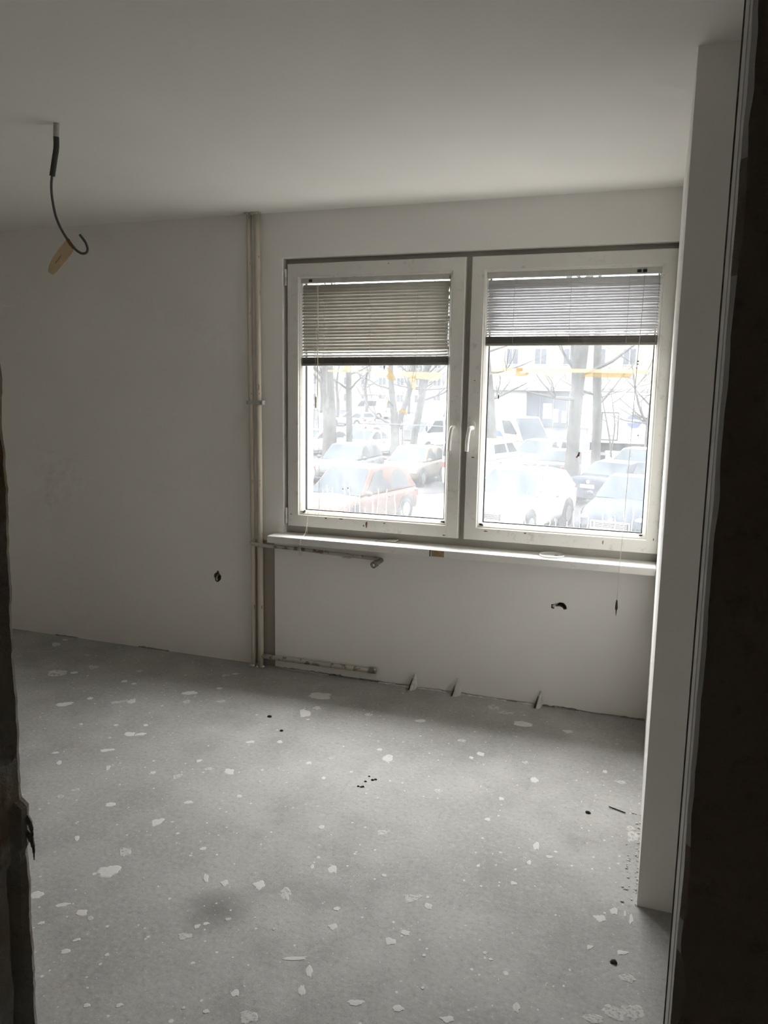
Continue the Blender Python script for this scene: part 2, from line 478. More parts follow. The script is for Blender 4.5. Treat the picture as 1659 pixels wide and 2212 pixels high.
# window wall: four boxes round the opening, with two broken-out junction holes
wb = MB()
gx_ = [XL - .2, WX0, WX1, 1.6]; gz_ = [-.2, WZ0, WZ1, HC + .2]
for i in range(3):
    for k in range(3):
        if i == 1 and k == 1: continue
        for y_ in (D, D + .32): wb.add([(gx_[i], y_, gz_[k]), (gx_[i + 1], y_, gz_[k]), (gx_[i + 1], y_, gz_[k + 1]), (gx_[i], y_, gz_[k + 1])], [(0, 1, 2, 3)])
def side_(a, c): wb.add([(a[0], D, a[1]), (c[0], D, c[1]), (c[0], D + .32, c[1]), (a[0], D + .32, a[1])], [(0, 1, 2, 3)])
for i in range(3):
    side_((gx_[i], gz_[0]), (gx_[i + 1], gz_[0])); side_((gx_[i], gz_[3]), (gx_[i + 1], gz_[3]))
    side_((gx_[0], gz_[i]), (gx_[0], gz_[i + 1])); side_((gx_[3], gz_[i]), (gx_[3], gz_[i + 1]))
side_((WX0, WZ0), (WX1, WZ0)); side_((WX0, WZ1), (WX1, WZ1)); side_((WX0, WZ0), (WX0, WZ1)); side_((WX1, WZ0), (WX1, WZ1))
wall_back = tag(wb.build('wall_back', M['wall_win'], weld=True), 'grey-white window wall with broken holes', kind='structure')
wall_back.data.materials.append(M['hole'])
def hole_cutter(c, outline, depth):
    b = MB(); n = len(outline)
    b.prism([(c[0] + x, c[1] + z) for x, z in outline], 'y', D - .05, D + depth)
    return b.build('cutter', M['hole'])
h1 = [(-.016, -.012), (-.012, -.028), (.0, -.034), (.012, -.028), (.026, -.014), (.027, .006), (.016, .018), (.010, .034), (.003, .036), (-.004, .024), (-.018, .014), (-.022, .0)]
h2 = [(-.040, -.014), (-.026, -.018), (-.022, -.004), (.0, -.002), (.014, -.006), (.022, -.016), (.036, -.012), (.032, .006), (.02, .018), (.0, .020), (-.016, .014), (-.026, .008), (-.040, .006)]
for c, ol in (((-2.372, .497), h1), ((-.409, .533), h2)):
    cu = hole_cutter(c, ol, .05)
    md = wall_back.modifiers.new('cut', 'BOOLEAN'); md.operation = 'DIFFERENCE'; md.solver = 'EXACT'; md.object = cu; md.material_mode = 'TRANSFER'
    bake(wall_back); bpy.data.objects.remove(cu)
# loose wire ends and crumbs of plaster inside the holes
b = MB(); b.tube(smooth_curve([(-2.382, D + .045, .516), (-2.379, D + .02, .500), (-2.374, D - .002, .486), (-2.367, D - .006, .474)]), .0035, 6)
b.build('cable_end', M['cord'], wall_back, True)
b = MB(); b.tube(smooth_curve([(-2.360, D + .045, .506), (-2.364, D + .02, .490), (-2.366, D + .0, .478)]), .003, 6)
b.build('cable_end', M['cable'], wall_back, True)
b = MB(); b.tube([(-.432, D + .01, .530), (-.424, D + .0, .546), (-.412, D - .006, .553)], [.006, .007, .004], 6)
b.tube([(-.440, D + .01, .518), (-.438, D - .006, .530), (-.430, D - .008, .536)], [.007, .008, .005], 6)
b.build('plaster_crumb', M['plaster'], wall_back)
for xx in (-.417, -.404):
    b = MB(); b.tube(smooth_curve([(xx, D + .04, .535), (xx + .001, D + .005, .524), (xx - .004, D - .008, .512)]), .003, 6); b.build('cable_end', M['metal'], wall_back, True)
# plaster skim below the sill stands a little proud of the old wall
pb = MB(); random.seed(3)
xs = [-1.992 + i * (R + .0 + 1.992) / 60 for i in range(61)]
pb.v = []; 
low = [(.006 + .012 * noise.noise(Vector((x * 7, 1, 0))) + .006 * noise.noise(Vector((x * 30, 2, 0)))) for x in xs]
for x, l in zip(xs, low):
    l = max(.002, l)
    pb.v += [(x, D - .012, l), (x, D - .012, WZ0), (x, D, WZ0), (x, D, l)]
for i in range(60):
    for k in range(4):
        k2 = (k + 1) % 4; pb.f.append((i * 4 + k, i * 4 + k2, (i + 1) * 4 + k2, (i + 1) * 4 + k))
pb.f += [(0, 1, 2, 3), (240, 243, 242, 241)]
panel = pb.build('parapet_panel', M['wall'], wall_back)
for c, ol in (((-.409, .533), [(x * 1.02, z * 1.02) for x, z in h2]),):
    cu = hole_cutter(c, ol, .05)
    panel.data.materials.append(M['hole'])
    md = panel.modifiers.new('cut', 'BOOLEAN'); md.solver = 'EXACT'; md.object = cu; md.material_mode = 'TRANSFER'
    bake(panel); bpy.data.objects.remove(cu)
# ragged dark joint where plaster and floor meet
def joint(name, x0, x1, y, m, seed, h=.016, parent=None, keep=.55):
    jb = MB(); n = int((x1 - x0) / .009)
    for i in range(n):
        xa = x0 + (x1 - x0) * i / n; xb = x0 + (x1 - x0) * (i + 1) / n
        k = noise.noise(Vector((xa * 4.2, seed, .3))) * .5 + .5
        if k < 1 - keep: continue
        hh = h * (.4 + .9 * abs(noise.noise(Vector((xa * 23, seed, 0))))); dd = .004 + .009 * abs(noise.noise(Vector((xa * 31, seed + 3, 0))))
        jb.prism([(y, 0), (y - dd, 0), (y - dd * .5, hh), (y, hh * 1.1)], 'x', xa, xb + .001)
    return jb.build(name, m, parent)
joint('broken_joint', XL, -2.13, D, M['plaster_dk'], 1.7, .008, wall_back, .4)
joint('broken_joint', -1.98, R - .01, D - .012, M['plaster_dk'], 5.2, .010, wall_back, .5)
joint('plaster_ridge', -1.98, R - .01, D - .018, M['plaster'], 9.1, .009, wall_back, .5)
joint('plaster_ridge', -2.0, -1.34, D - .012, M['plaster_dk'], 12.1, .012, wall_back, .7)
# three pinched plaster stubs left on old fixings at the foot of the wall
for i, (x, hh, w) in enumerate(((-1.163, .082, .026), (-.925, .088, .034), (-.492, .080, .024))):
    bm = bmesh.new(); rows = 9; cols = 10; vs = []
    for r_ in range(rows):
        t = r_ / (rows - 1); row = []
        for c_ in range(cols):
            a = PI * c_ / (cols - 1)
            ww = w * (1 - t) ** .8 * .55 + .0025; dp = .050 * (1 - t) ** 1.1 + .006
            jit = .003 * noise.noise(Vector((c_ * 1.7, r_ * 1.3, i * 9)))
            row.append(bm.verts.new((x + math.cos(a) * ww * (1.5 if math.cos(a) > 0 else .8) + .012 * t + jit, D - .012 - math.sin(a) * dp + jit, t * hh)))
        vs.append(row)
    for r_ in range(rows - 1):
        for c_ in range(cols - 1): bm.faces.new((vs[r_][c_], vs[r_][c_ + 1], vs[r_ + 1][c_ + 1], vs[r_ + 1][c_]))
    s = MB().from_bm(bm).build('plaster_stub', M['plaster'], wall_back, True)
    b = MB(); b.tube([(x - .010, D - .062, 0), (x - .004, D - .045, .03), (x + .002, D - .03, .055)], [.004, .0035, .0015], 6); b.build('steel_peg', M['dark'], s, True)

tag(MB().box(XL - .2, XL, -1.6, D, 0, HC).build('wall_left', M['wall']), 'plain grey-white side wall', kind='structure')
# right wall: its end face looks at the doorway, then it runs to the window wall
wr = MB(); wr.prism([(R, NIB), (1.6, NIB), (1.6, NIB + .14), (R + .14, NIB + .14), (R + .14, D), (R, D)], 'z', 0, HC)
wall_right = tag(wr.build('wall_right', M['wall']), 'smooth painted wall end beside the window', kind='structure')
# crumbling plaster at its foot
random.seed(11); rb = MB()
for i in range(150):
    y = 2.375 + random.random() ** 1.2 * .58; s = .0010 + .0034 * random.random() ** 3
    x = R - random.random() ** 3 * .05
    rb.ellipsoid((x, y, s * .5), (s * 1.5, s * 1.1, s * .55), 6, 4)
rb.build('plaster_rubble', M['plaster'], wall_right)
tag(MB().box(1.4, 1.6, -1.6, NIB, 0, HC).build('wall_alcove', M['wall']), 'side wall of the alcove', kind='structure')
tag(MB().box(XL, 1.4, -1.6, -1.4, 0, HC).build('wall_hall', M['hall']), 'dark bare hall wall behind the viewer', kind='structure')

# doorway wall: raw broken jamb at left, plastered jamb at right, header above
YN, YF = .722, .80
def jamb_loft(section, zs):
    """stack of closed cross sections -> one wall piece"""
    b = MB(); rings = [section(z) for z in zs]; n = len(rings[0])
    for ring, z in zip(rings, zs): b.v += [(x, y, z) for x, y in ring]
    for i in range(len(zs) - 1):
        for k in range(n):
            k2 = (k + 1) % n; b.f.append((i * n + k, i * n + k2, (i + 1) * n + k2, (i + 1) * n + k))
    b.f += [tuple(range(n))[::-1], tuple(range((len(zs) - 1) * n, len(zs) * n))]
    return b
def nz(z, s, f): return noise.noise(Vector((z * f, s, .7)))
def left_section(z):
    e = -.799 - .012 * (1.35 - z) * .9
    step = .008 if z < 1.0 else 0
    if .945 < z < 1.01: step = .012
    far = e + step + .0035 * nz(z, 1, 14) + .0025 * nz(z, 2, 70)
    groove = -.010 - .006 * abs(nz(z, 3, 40)) if (1.08 < z < 1.6 or .55 < z < .93) else -.002
    return [(XL, YN), (e - .012 + .004 * nz(z, 4, 20), YN), (e - .004 + .004 * nz(z, 5, 25), .738), (e - .002 + .005 * nz(z, 6, 30), .764),
            (e + groove, .773), (far + groove * .5, .783), (far, .792), (far - .004, YF), (XL, YF)]
zs = [i * 2.5 / 300 for i in range(301)]
wd = jamb_loft(left_section, zs).build('wall_doorway', M['raw'])
tag(wd, 'raw broken doorway jamb at the left edge', kind='structure')
b = MB()
for (x, y, z) in ((-.794, .792, 1.0), (-.793, .792, .975)):
    b.tube(smooth_curve([(x - .004, y, z), (x + .004, y + .002, z - .015), (x + .006, y + .004, z - .03), (x + .010, y, z - .045)]), [.004] * 8 + [.003] * 4 + [.002] * 3 + [.0012] * 2 + [.0008] * 2, 5)
b.build('torn_mesh', M['plaster_dk'], wd)
def right_section(z):
    k = .0475
    near = .0022 * nz(z, 11, 9) + .0018 * nz(z, 12, 31)
    chip = 0
    for (za, zb, am) in ((.98, 1.07, .012), (1.10, 1.13, .005), (1.66, 1.80, .004), (.86, .93, .003)):
        if za < z < zb: chip = am * math.sin(PI * (z - za) / (zb - za))
    return [(k, YF), (k, .752), (k + .0009, .7505), (k + .0009, .748), (k + .0004, .746), (k + .0008 + abs(near) * .5, .728 + near * .6), (k + .004 + abs(near) + chip * .6, YN), (1.4, YN), (1.4, YF)]
b = jamb_loft(right_section, zs)
jr = b.build('door_jamb', M['wall'], wd)
jr.data.materials.append(M['hall'])
for pgn in jr.data.polygons:
    if pgn.normal.y < -.6: pgn.material_index = 1
# dark strip in place of the thin corner gap, its shade painted in
MB().box(.0462, .0482, .7995, .8022, 0, 2.5).build('gap_shade_strip', M['plaster_dk'], wd)
MB().box(-.86, .10, YN, YF, 2.06, HC).build('lintel', M['wall'], wd)

# the storeys above and below, seen only as the shade they cast
fx = MB()
fx.box(-16, WX0, D + .32, D + .40, G, 15); fx.box(WX1, 12, D + .32, D + .40, G, 15)
fx.box(WX0, WX1, D + .32, D + .40, G, WZ0 - .03); fx.box(WX0, WX1, D + .32, D + .40, WZ1, 15)
tag(fx.build('wall_exterior', mat('outer_render', (.55, .53, .48), .9, var=.08, vscale=2)), 'rendered outer face of the apartment block', kind='structure')

# dried plaster on the floor
SPLATS = [(-2.09,2.34,0.02,0.015,0.72),(-2.11,2.28,0.012,0.015,0.74),(-1.89,2.3,0.019,0.016,0.67),(-1.65,2.26,0.022,0.026,0.62),(-1.64,2.06,0.022,0.023,0.66),(-1.62,1.95,0.035,0.032,0.67),(-1.75,1.77,0.019,0.02,0.75),(-1.64,1.76,0.021,0.01,0.67),(-1.56,1.75,0.017,0.016,0.72),(-1.52,1.74,0.009,0.011,0.69),(-1.64,1.67,0.011,0.009,0.75),(-1.49,1.65,0.013,0.006,0.73),(-1.49,1.6,0.013,0.011,0.69),(-1.37,1.63,0.007,0.007,0.73),(-1.3,1.46,0.009,0.008,0.64),(-1.22,1.49,0.01,0.008,0.66),(-1.21,1.77,0.023,0.013,0.59),(-1.2,1.82,0.009,0.011,0.59),(-1.18,1.84,0.01,0.008,0.57),(-1.13,1.88,0.009,0.008,0.57),(-1.3,2.03,0.009,0.023,0.55),(-1.23,2.03,0.013,0.017,0.54),(-1.12,2.06,0.019,0.024,0.49),(-1.02,2.05,0.016,0.03,0.46),(-0.93,2.22,0.017,0.02,0.39),(-1.0,2.21,0.007,0.013,0.41),(-0.82,1.96,0.014,0.015,0.39),(-1.07,2.44,0.013,0.012,0.39),(-0.98,1.89,0.007,0.006,0.5),(-1.35,1.9,0.005,0.007,0.59),(-0.96,1.63,0.012,0.012,0.54),(-0.89,1.57,0.026,0.019,0.51),(-0.81,1.77,0.009,0.021,0.44),(-0.8,1.7,0.009,0.023,0.43),(-0.87,1.8,0.037,0.008,0.46),(-1.06,1.54,0.005,0.005,0.56),(-1.0,1.55,0.008,0.009,0.51),(-1.4,2.17,0.014,0.009,0.62),(-1.85,2.07,0.008,0.018,0.71),(-1.62,2.42,0.016,0.014,0.59),(-1.46,2.53,0.011,0.013,0.5),(-1.49,1.96,0.004,0.005,0.64),(-0.74,2.85,0.017,0.018,0.28),(-0.49,2.88,0.011,0.011,0.18),(-0.85,2.49,0.023,0.02,0.34),(-0.51,2.71,0.012,0.015,0.2),(-0.64,2.17,0.027,0.025,0.3),(-0.58,2.15,0.013,0.015,0.27),(-0.64,1.96,0.018,0.014,0.32),(-0.84,2.04,0.011,0.009,0.41),(-0.61,2.01,0.015,0.012,0.3),(-0.32,2.49,0.009,0.013,0.15),(-0.31,2.6,0.012,0.023,0.13),(-0.03,2.33,0.013,0.016,0.03),(-0.07,2.28,0.019,0.018,0.09),(0.02,2.31,0.006,0.027,0.02),(0.0,2.33,0.004,0.016,0.03),(0.0,2.15,0.016,0.012,0.04),(0.02,2.05,0.021,0.015,0.03),(-0.01,1.91,0.031,0.024,0.04),(0.04,1.93,0.027,0.029,0.02),(-0.06,1.87,0.03,0.015,0.07),(-0.41,1.74,0.018,0.012,0.26),(-0.25,1.84,0.009,0.016,0.16),(-0.54,1.73,0.014,0.012,0.33),(-0.65,1.71,0.021,0.011,0.34),(0.01,2.79,0.024,0.041,0.04),(-0.0,2.84,0.017,0.02,0.02),(-0.26,2.55,0.012,0.01,0.1),(-0.37,2.01,0.006,0.007,0.23),(-0.35,1.99,0.007,0.006,0.18),(-0.53,1.94,0.006,0.006,0.27),(-0.5,1.82,0.005,0.005,0.32),(-0.09,2.14,0.009,0.012,0.08),(-0.5,2.58,0.006,0.008,0.2),(-0.76,2.25,0.009,0.009,0.34),(-0.35,2.36,0.012,0.009,0.17),(-1.58,3.58,0.06,0.044,0.42),(-1.56,3.35,0.03,0.04,0.43),(-1.53,3.43,0.023,0.029,0.41),(-1.26,3.45,0.018,0.02,0.36),(-1.02,3.04,0.026,0.03,0.34),(-0.65,3.23,0.018,0.018,0.22),(-0.68,3.18,0.01,0.013,0.23),(-0.7,3.77,0.026,0.042,0.19),(-0.63,3.72,0.042,0.018,0.2),(-0.53,3.62,0.045,0.03,0.15),(-0.31,3.61,0.024,0.019,0.08),(-0.05,3.19,0.023,0.016,0.06),(-0.45,3.22,0.014,0.017,0.17),(-0.12,3.26,0.01,0.013,0.04),(-0.76,3.33,0.021,0.015,0.24),(-1.0,3.47,0.029,0.016,0.28),(-1.44,2.66,0.007,0.012,0.44),(-1.21,2.78,0.01,0.012,0.44),(-1.32,2.88,0.014,0.013,0.45),(-1.53,3.02,0.011,0.019,0.46),(-1.25,2.95,0.012,0.011,0.38),(-1.08,3.11,0.012,0.012,0.35),(-0.39,3.08,0.015,0.024,0.17),(-3.43,3.74,0.028,0.034,0.73),(-3.44,3.83,0.017,0.019,0.71),(-3.08,3.35,0.051,0.054,0.73),(-2.99,3.39,0.018,0.019,0.67),(-2.95,3.5,0.031,0.028,0.68),(-3.12,3.65,0.013,0.017,0.68),(-2.67,3.54,0.018,0.023,0.64),(-2.65,3.38,0.017,0.021,0.65),(-2.58,3.37,0.012,0.017,0.64),(-2.23,3.37,0.036,0.029,0.58),(-2.18,3.26,0.021,0.021,0.57),(-2.73,3.01,0.039,0.025,0.73),(-2.5,3.13,0.04,0.019,0.65),(-2.44,3.16,0.024,0.025,0.66),(-2.66,3.12,0.014,0.016,0.7),(-2.21,2.84,0.025,0.023,0.63),(-2.16,2.86,0.025,0.013,0.62),(-2.33,2.9,0.011,0.013,0.65),(-2.2,2.95,0.01,0.016,0.63),(-2.49,2.85,0.008,0.014,0.71),(-2.2,2.67,0.034,0.012,0.69),(-2.31,2.5,0.012,0.018,0.73),(-2.39,2.57,0.014,0.012,0.76),(-1.78,2.58,0.019,0.022,0.61),(-1.69,2.68,0.021,0.015,0.54),(-1.6,2.69,0.021,0.026,0.54),(-1.89,2.57,0.011,0.013,0.59),(-1.77,2.73,0.012,0.015,0.55),(-1.65,2.97,0.021,0.012,0.48),(-2.02,3.33,0.024,0.018,0.55),(-2.12,3.48,0.015,0.013,0.55),(-2.19,3.66,0.026,0.014,0.51),(-2.15,3.7,0.018,0.014,0.51),(-2.09,2.54,0.009,0.024,0.66),(-1.46,2.53,0.009,0.011,0.52)]
random.seed(21); variants = []
for vi in range(14):
    n = 22; ph = random.random() * 50; am = .22 + .25 * random.random()
    outer = []
    for k in range(n):
        a = 2 * PI * k / n
        r_ = 1 + am * noise.noise(Vector((math.cos(a) * 1.6, math.sin(a) * 1.6, ph))) * 1.6 + .18 * noise.noise(Vector((math.cos(a) * 5, math.sin(a) * 5, ph + 9)))
        outer.append((math.cos(a) * r_, math.sin(a) * r_))
    vs = [(x, y, 0) for x, y in outer] + [(x * .86, y * .86, .0010) for x, y in outer] + [(0, 0, .0013)]
    fs = []
    for k in range(n):
        k2 = (k + 1) % n; fs += [(k, k2, n + k2, n + k), (n + k, n + k2, 2 * n)]
    variants.append([MB().add(vs, fs).mesh('plaster_splat', M['splat']), MB().add(vs, fs).mesh('plaster_smear', M['splat2'])])
for i, (x, y, sx, sy, an) in enumerate(SPLATS):
    k = 1 if (sx > .018 and random.random() < .45) or random.random() < .12 else 0
    share('plaster_splat', random.choice(variants)[k], floor, (x, y, 0), (0, 0, an), (sx, sy, 1))

# ------------------------------------------------------------------ the window: outer frame, two sashes, sill
win = tag(empty('window_1', (0, 0, 0)), 'twin-sash grey-white plastic window with grimy panes', kind='structure')
FY = D + .048      # face of the outer frame
SY = D + .012      # face of the sashes
GY = D + .072      # glass
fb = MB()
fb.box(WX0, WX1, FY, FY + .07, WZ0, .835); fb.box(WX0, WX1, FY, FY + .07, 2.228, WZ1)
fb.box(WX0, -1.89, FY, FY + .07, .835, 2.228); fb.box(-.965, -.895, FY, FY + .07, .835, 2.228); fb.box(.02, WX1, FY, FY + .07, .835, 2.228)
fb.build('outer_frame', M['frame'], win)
SASH = [(-1.922, -.946, .829, 2.240), (-.917, .046, .829, 2.240)]
def mitre_bar(x0, x1, z0, z1, i0, i1, prof, which):
    """one mitred member of a frame; prof = [(inset 0..1, dy)]"""
    b = MB(); n = len(prof)
    def pt(c, ins, dy):
        X, sx = ((x0, 1), (x1, -1), (x1, -1), (x0, 1))[c]; Z, sz = ((z0, 1), (z0, 1), (z1, -1), (z1, -1))[c]
        return (X + sx * ins, dy, Z + sz * ins)
    c0, c1 = {'bottom': (0, 1), 'right': (1, 2), 'top': (2, 3), 'left': (3, 0)}[which]
    b.v = [pt(c0, *p) for p in prof] + [pt(c1, *p) for p in prof]
    b.f = [tuple(range(n))[::-1], tuple(range(n, 2 * n))] + [(k, (k + 1) % n, n + (k + 1) % n, n + k) for k in range(n)]
    return b
for si, (x0, x1, z0, z1) in enumerate(SASH):
    # gasket ring is the core of the sash, the members, beads, pane and handle hang on it
    MW = .066; BW = .022
    gx0, gx1, gz0, gz1 = x0 + MW + BW, x1 - MW - BW, z0 + MW + BW, z1 - MW - BW
    sash = MB().ring([(0, -.012), (.0055, -.012), (.0055, .004), (0, .004)], gx0 - .001, gx1 + .001, gz0 - .001, gz1 + .001, GY).build('sash', M['gasket'], win)
    tag(sash, 'left sash' if si == 0 else 'right sash')
    prof = [(.0005, SY + .004), (.004, SY), (MW - .003, SY), (MW, SY + .003), (MW + .002, SY + .07), (.0005, SY + .07)]
    for w in ('bottom', 'right', 'top', 'left'):
        g = .0006
        b = mitre_bar(x0 + (g if w in ('left',) else 0), x1 - (g if w == 'right' else 0), z0, z1, 0, 0, prof, w)
        b.build('rail' if w in ('bottom', 'top') else 'stile', M['pvc'], sash)
        bp = [(MW - .001, SY + .008), (MW + .006, SY + .010), (MW + BW * .75, SY + .022), (MW + BW, SY + .045), (MW + BW, SY + .058), (MW - .001, SY + .058)]
        mitre_bar(x0, x1, z0, z1, 0, 0, bp, w).build('glazing_bead', M['bead_low'] if w == 'bottom' else M['bead'], sash, False)
    MB().box(gx0 - .01, gx1 + .01, GY, GY + .004, gz0 - .01, gz1 + .01).build('pane', M['glass'], sash)
    # mould in the lower corners
    for cx in (gx0 - .006, gx1 + .006):
        random.seed(si * 7 + int(cx * 100)); mb = MB()
        for k in range(9):
            s = .003 + random.random() * .006
            mb.ellipsoid((cx + random.uniform(-.014, .014), SY + .014 + random.random() * .02, gz0 - .006 + random.uniform(-.010, .004)), (s * 1.5, s, s * .8), 6, 4)
        mb.build('mould_spot', M['dark'], sash)
    # handle: oval rose, neck, cranked lever
    hx = (x1 - .032) if si == 0 else (x0 + .030); hz = 1.400
    ob = []
    for k in range(24):
        a = 2 * PI * k / 24; ob.append((hx + .0155 * math.cos(a), hz + .0155 * math.sin(a) + (.0225 if math.sin(a) >= 0 else -.0225)))
    hb = MB(); hb.prism(ob, 'y', SY - .009, SY + .001)
    handle = hb.build('handle', M['handle'], sash)
    lb = MB(); lb.tube([(hx, SY - .008, hz + .004), (hx, SY - .034, hz + .004)], [.0125, .0115], 14)
    lb.tube(smooth_curve([(hx, SY - .030, hz + .006), (hx - .003, SY - .050, hz + .001), (hx - .007, SY - .056, hz - .020), (hx - .012, SY - .055, hz - .065), (hx - .014, SY - .052, hz - .112)]), [.0105] * 8 + [.0095] * 17, 10)
    lb.build('lever', M['handle'], handle, True)
    # hinges at the outer stile
    if si == 0:
        for hz_, hh in ((2.172, .085), (.885, .09)):
            b = MB(); b.lathe([(.005, -hh / 2), (.0068, -hh / 2 + .003), (.0068, -.002), (.005, -.001), (.005, .001), (.0068, .002), (.0068, hh / 2 - .003), (.005, hh / 2)], 'z', (x0 - .009, SY + .004, hz_), 10)
            b.build('hinge', M['pvc'], sash, True)
# fly specks, flakes and rests of yellowed tape on the panes
def tape(outline, y, m, parent, th=.0012, name='tape_rest'):
    """flat rest of adhesive tape stuck to the glass"""
    return MB().prism(outline, 'y', y - th, y).build(name, m, parent)
def rag(x0, x1, z0, z1, seed, n=14, am=.004, slant=0):
    top = [(x0 + (x1 - x0) * k / n + (slant if k in (0,) else 0), z1 + am * noise.noise(Vector((k * .9, seed, 0)))) for k in range(n + 1)]
    bot = [(x0 + (x1 - x0) * k / n, z0 + am * 1.3 * noise.noise(Vector((k * 1.1, seed, 4)))) for k in range(n + 1)][::-1]
    return top + bot
s1 = [c for c in win.children if c.name.startswith('sash')]
sashL, sashR = s1[0], s1[1]
TY = GY - .0005
tape(rag(-1.708, -1.60, 1.678, 1.689, 1), TY, M['tape_y'], sashL)
tape([(-1.625, 1.684), (-1.618, 1.712), (-1.578, 1.712), (-1.572, 1.690), (-1.580, 1.676), (-1.60, 1.678)], TY - .002, M['tape_y'], sashL)
tape(rag(-1.565, -1.432, 1.677, 1.682, 2, am=.001), TY, M['tape_y'], sashL)
tape(rag(-1.432, -1.36, 1.668, 1.681, 3), TY, M['tape_y'], sashL)
tape([(-1.372, 1.705), (-1.352, 1.70), (-1.330, 1.665), (-1.318, 1.638), (-1.345, 1.634), (-1.366, 1.644), (-1.372, 1.66), (-1.360, 1.675)], TY - .001, M['tape_b'], sashL, name='peeling_tape')
tape([(-1.315, 1.680), (-1.30, 1.682), (-1.065, 1.681), (-1.070, 1.668), (-1.092, 1.636), (-1.16, 1.644), (-1.22, 1.648), (-1.302, 1.663)], TY, M['tape_y'], sashL)
tape([(-1.245, 1.655), (-1.21, 1.66), (-1.206, 1.61), (-1.212, 1.585), (-1.230, 1.60), (-1.24, 1.63)], TY - .001, M['tape_y'], sashL, name='peeling_tape')
tape([(-1.388, 1.522), (-1.384, 1.544), (-1.368, 1.545), (-1.360, 1.530), (-1.368, 1.500), (-1.382, 1.496), (-1.390, 1.505)], TY, M['tape_y'], sashL)
tape([(-1.305, 1.475), (-1.285, 1.488), (-1.268, 1.482), (-1.262, 1.488), (-1.256, 1.455), (-1.268, 1.462), (-1.276, 1.472), (-1.292, 1.468)], TY, M['tape_b'], sashL)
tape([(-.818, 1.688), (-.81, 1.705), (-.7, 1.704), (-.4, 1.703), (-.05, 1.699), (-.058, 1.688), (-.066, 1.684), (-.16, 1.684), (-.4, 1.684), (-.66, 1.689), (-.80, 1.686)], TY, M['tape_y'], sashR)
tape(rag(-.822, -.755, 1.672, 1.678, 6, am=.003), TY, M['tape_y'], sashR)
tape([(-.693, 1.668), (-.686, 1.706), (-.655, 1.705), (-.656, 1.690), (-.672, 1.688), (-.664, 1.680), (-.622, 1.682), (-.634, 1.668), (-.66, 1.665)], TY - .002, M['tape_b'], sashR, name='peeling_tape')
tape(rag(-.64, -.555, 1.676, 1.683, 7, am=.003), TY, M['tape_y'], sashR)
tape(rag(-.545, -.465, 1.667, 1.681, 8, am=.0015), TY - .001, M['tape_y'], sashR)
tape([(-.366, 1.664), (-.352, 1.684), (-.132, 1.683), (-.140, 1.670), (-.150, 1.662), (-.25, 1.663)], TY - .002, M['tape_b'], sashR)
for par, pts in ((sashR, ((-.772, 1.56, .003, .013), (-.27, 1.50, .0, .0), (-.362, 1.288, .004, .012), (-.09, 1.39, .003, .004))), (sashL, ((-1.82, 1.58, .002, .003), (-1.79, 1.50, .0025, .003), (-1.585, 1.052, .004, .003), (-1.615, 1.045, .003, .004), (-1.60, 1.715, .02, .003), (-1.385, 1.706, .003, .014)))):
    for (x, z, a, c) in pts:
        if a: MB().ellipsoid((x, TY - .001, z), (a, .0015, c), 6, 4).build('fly_speck', M['dark'], par)
MB().prism([(-.375, 1.272), (-.369, 1.270), (-.356, 1.296), (-.361, 1.299)], 'y', TY - .003, TY).build('red_flake', M['tape_r'], sashR)
# dried runs of dirty water on the lower panes
def runs(par, xs, z0, seed):
    random.seed(seed)
    for x in xs:
        top = z0 + random.uniform(.03, .17); n = 8; pts = []
        for k in range(n):
            t = k / (n - 1); pts.append((x + .008 * noise.noise(Vector((x * 9, t * 3.2, seed))), top + (z0 - .004 - top) * t))
        w = .0011 + random.random() * .0008
        MB().prism([(a - w, c) for a, c in pts] + [(a + w, c) for a, c in pts][::-1], 'y', TY - .0012, TY).build('water_run', M['run'], par)
M['run'] = translucent_material('dried_water_run', (.95, .96, .97), .75)
runs(sashL, [-1.735, -1.71, -1.675, -1.655, -1.605, -1.575, -1.54, -1.51, -1.48, -1.44, -1.41, -1.36, -1.31, -1.27, -1.16], .9175, 5)
runs(sashR, [-.70, -.675, -.64, -.61, -.55, -.52, -.49, -.46, -.40, -.37, -.34, -.30, -.27, -.23, -.17, -.13, -.09], .9175, 8)
# brown stains and scuffs on the sashes
def stain(par, x, z, w, h, seed, m='stain', y=SY):
    o = [(x + w * math.cos(a) * (1 + .5 * noise.noise(Vector((math.cos(a) * 2, math.sin(a) * 2, seed)))), z + h * math.sin(a) * (1 + .5 * noise.noise(Vector((math.cos(a) * 2, math.sin(a) * 2, seed + 5))))) for a in [2 * PI * k / 14 for k in range(14)]]
    MB().prism(o, 'y', y - .0008, y + .0004).build('grime_stain', M[m], par)
for (x, z, w, h, k) in ((-1.452, .868, .006, .017, 1), (-1.468, .860, .004, .005, 2), (-1.60, .888, .012, .003, 3), (-1.69, .886, .006, .004, 4), (-1.35, .882, .006, .003, 5), (-1.02, .842, .008, .003, 6), (-1.90, .895, .004, .003, 7), (-1.35, 2.222, .003, .002, 8)): stain(sashL, x, z, w, h, k)
for (x, z, w, h, k) in ((-.80, .880, .010, .003, 11), (-.60, .884, .006, .003, 12), (-.22, .868, .002, .010, 13), (.012, .90, .002, .006, 14), (-.88, 1.255, .008, .003, 15), (-.884, 1.64, .004, .002, 16)): stain(sashR, x, z, w, h, k, 'dark' if k in (13, 14) else 'stain')
# sill
sb = MB(); sb.rbox(-1.990, R - .001, 3.782, FY + .004, .747, .786, .005)
sill = sb.build('window_sill', M['sill'], win)
MB().box(-1.051, -.985, 3.7795, 3.784, .752, .783).build('board_patch', M['woodpatch'], sill)
MB().prism([(-1.062, .750), (-1.057, .750), (-1.056, .784), (-1.061, .784)], 'y', 3.7805, 3.784).build('crack', M['dark'], sill)

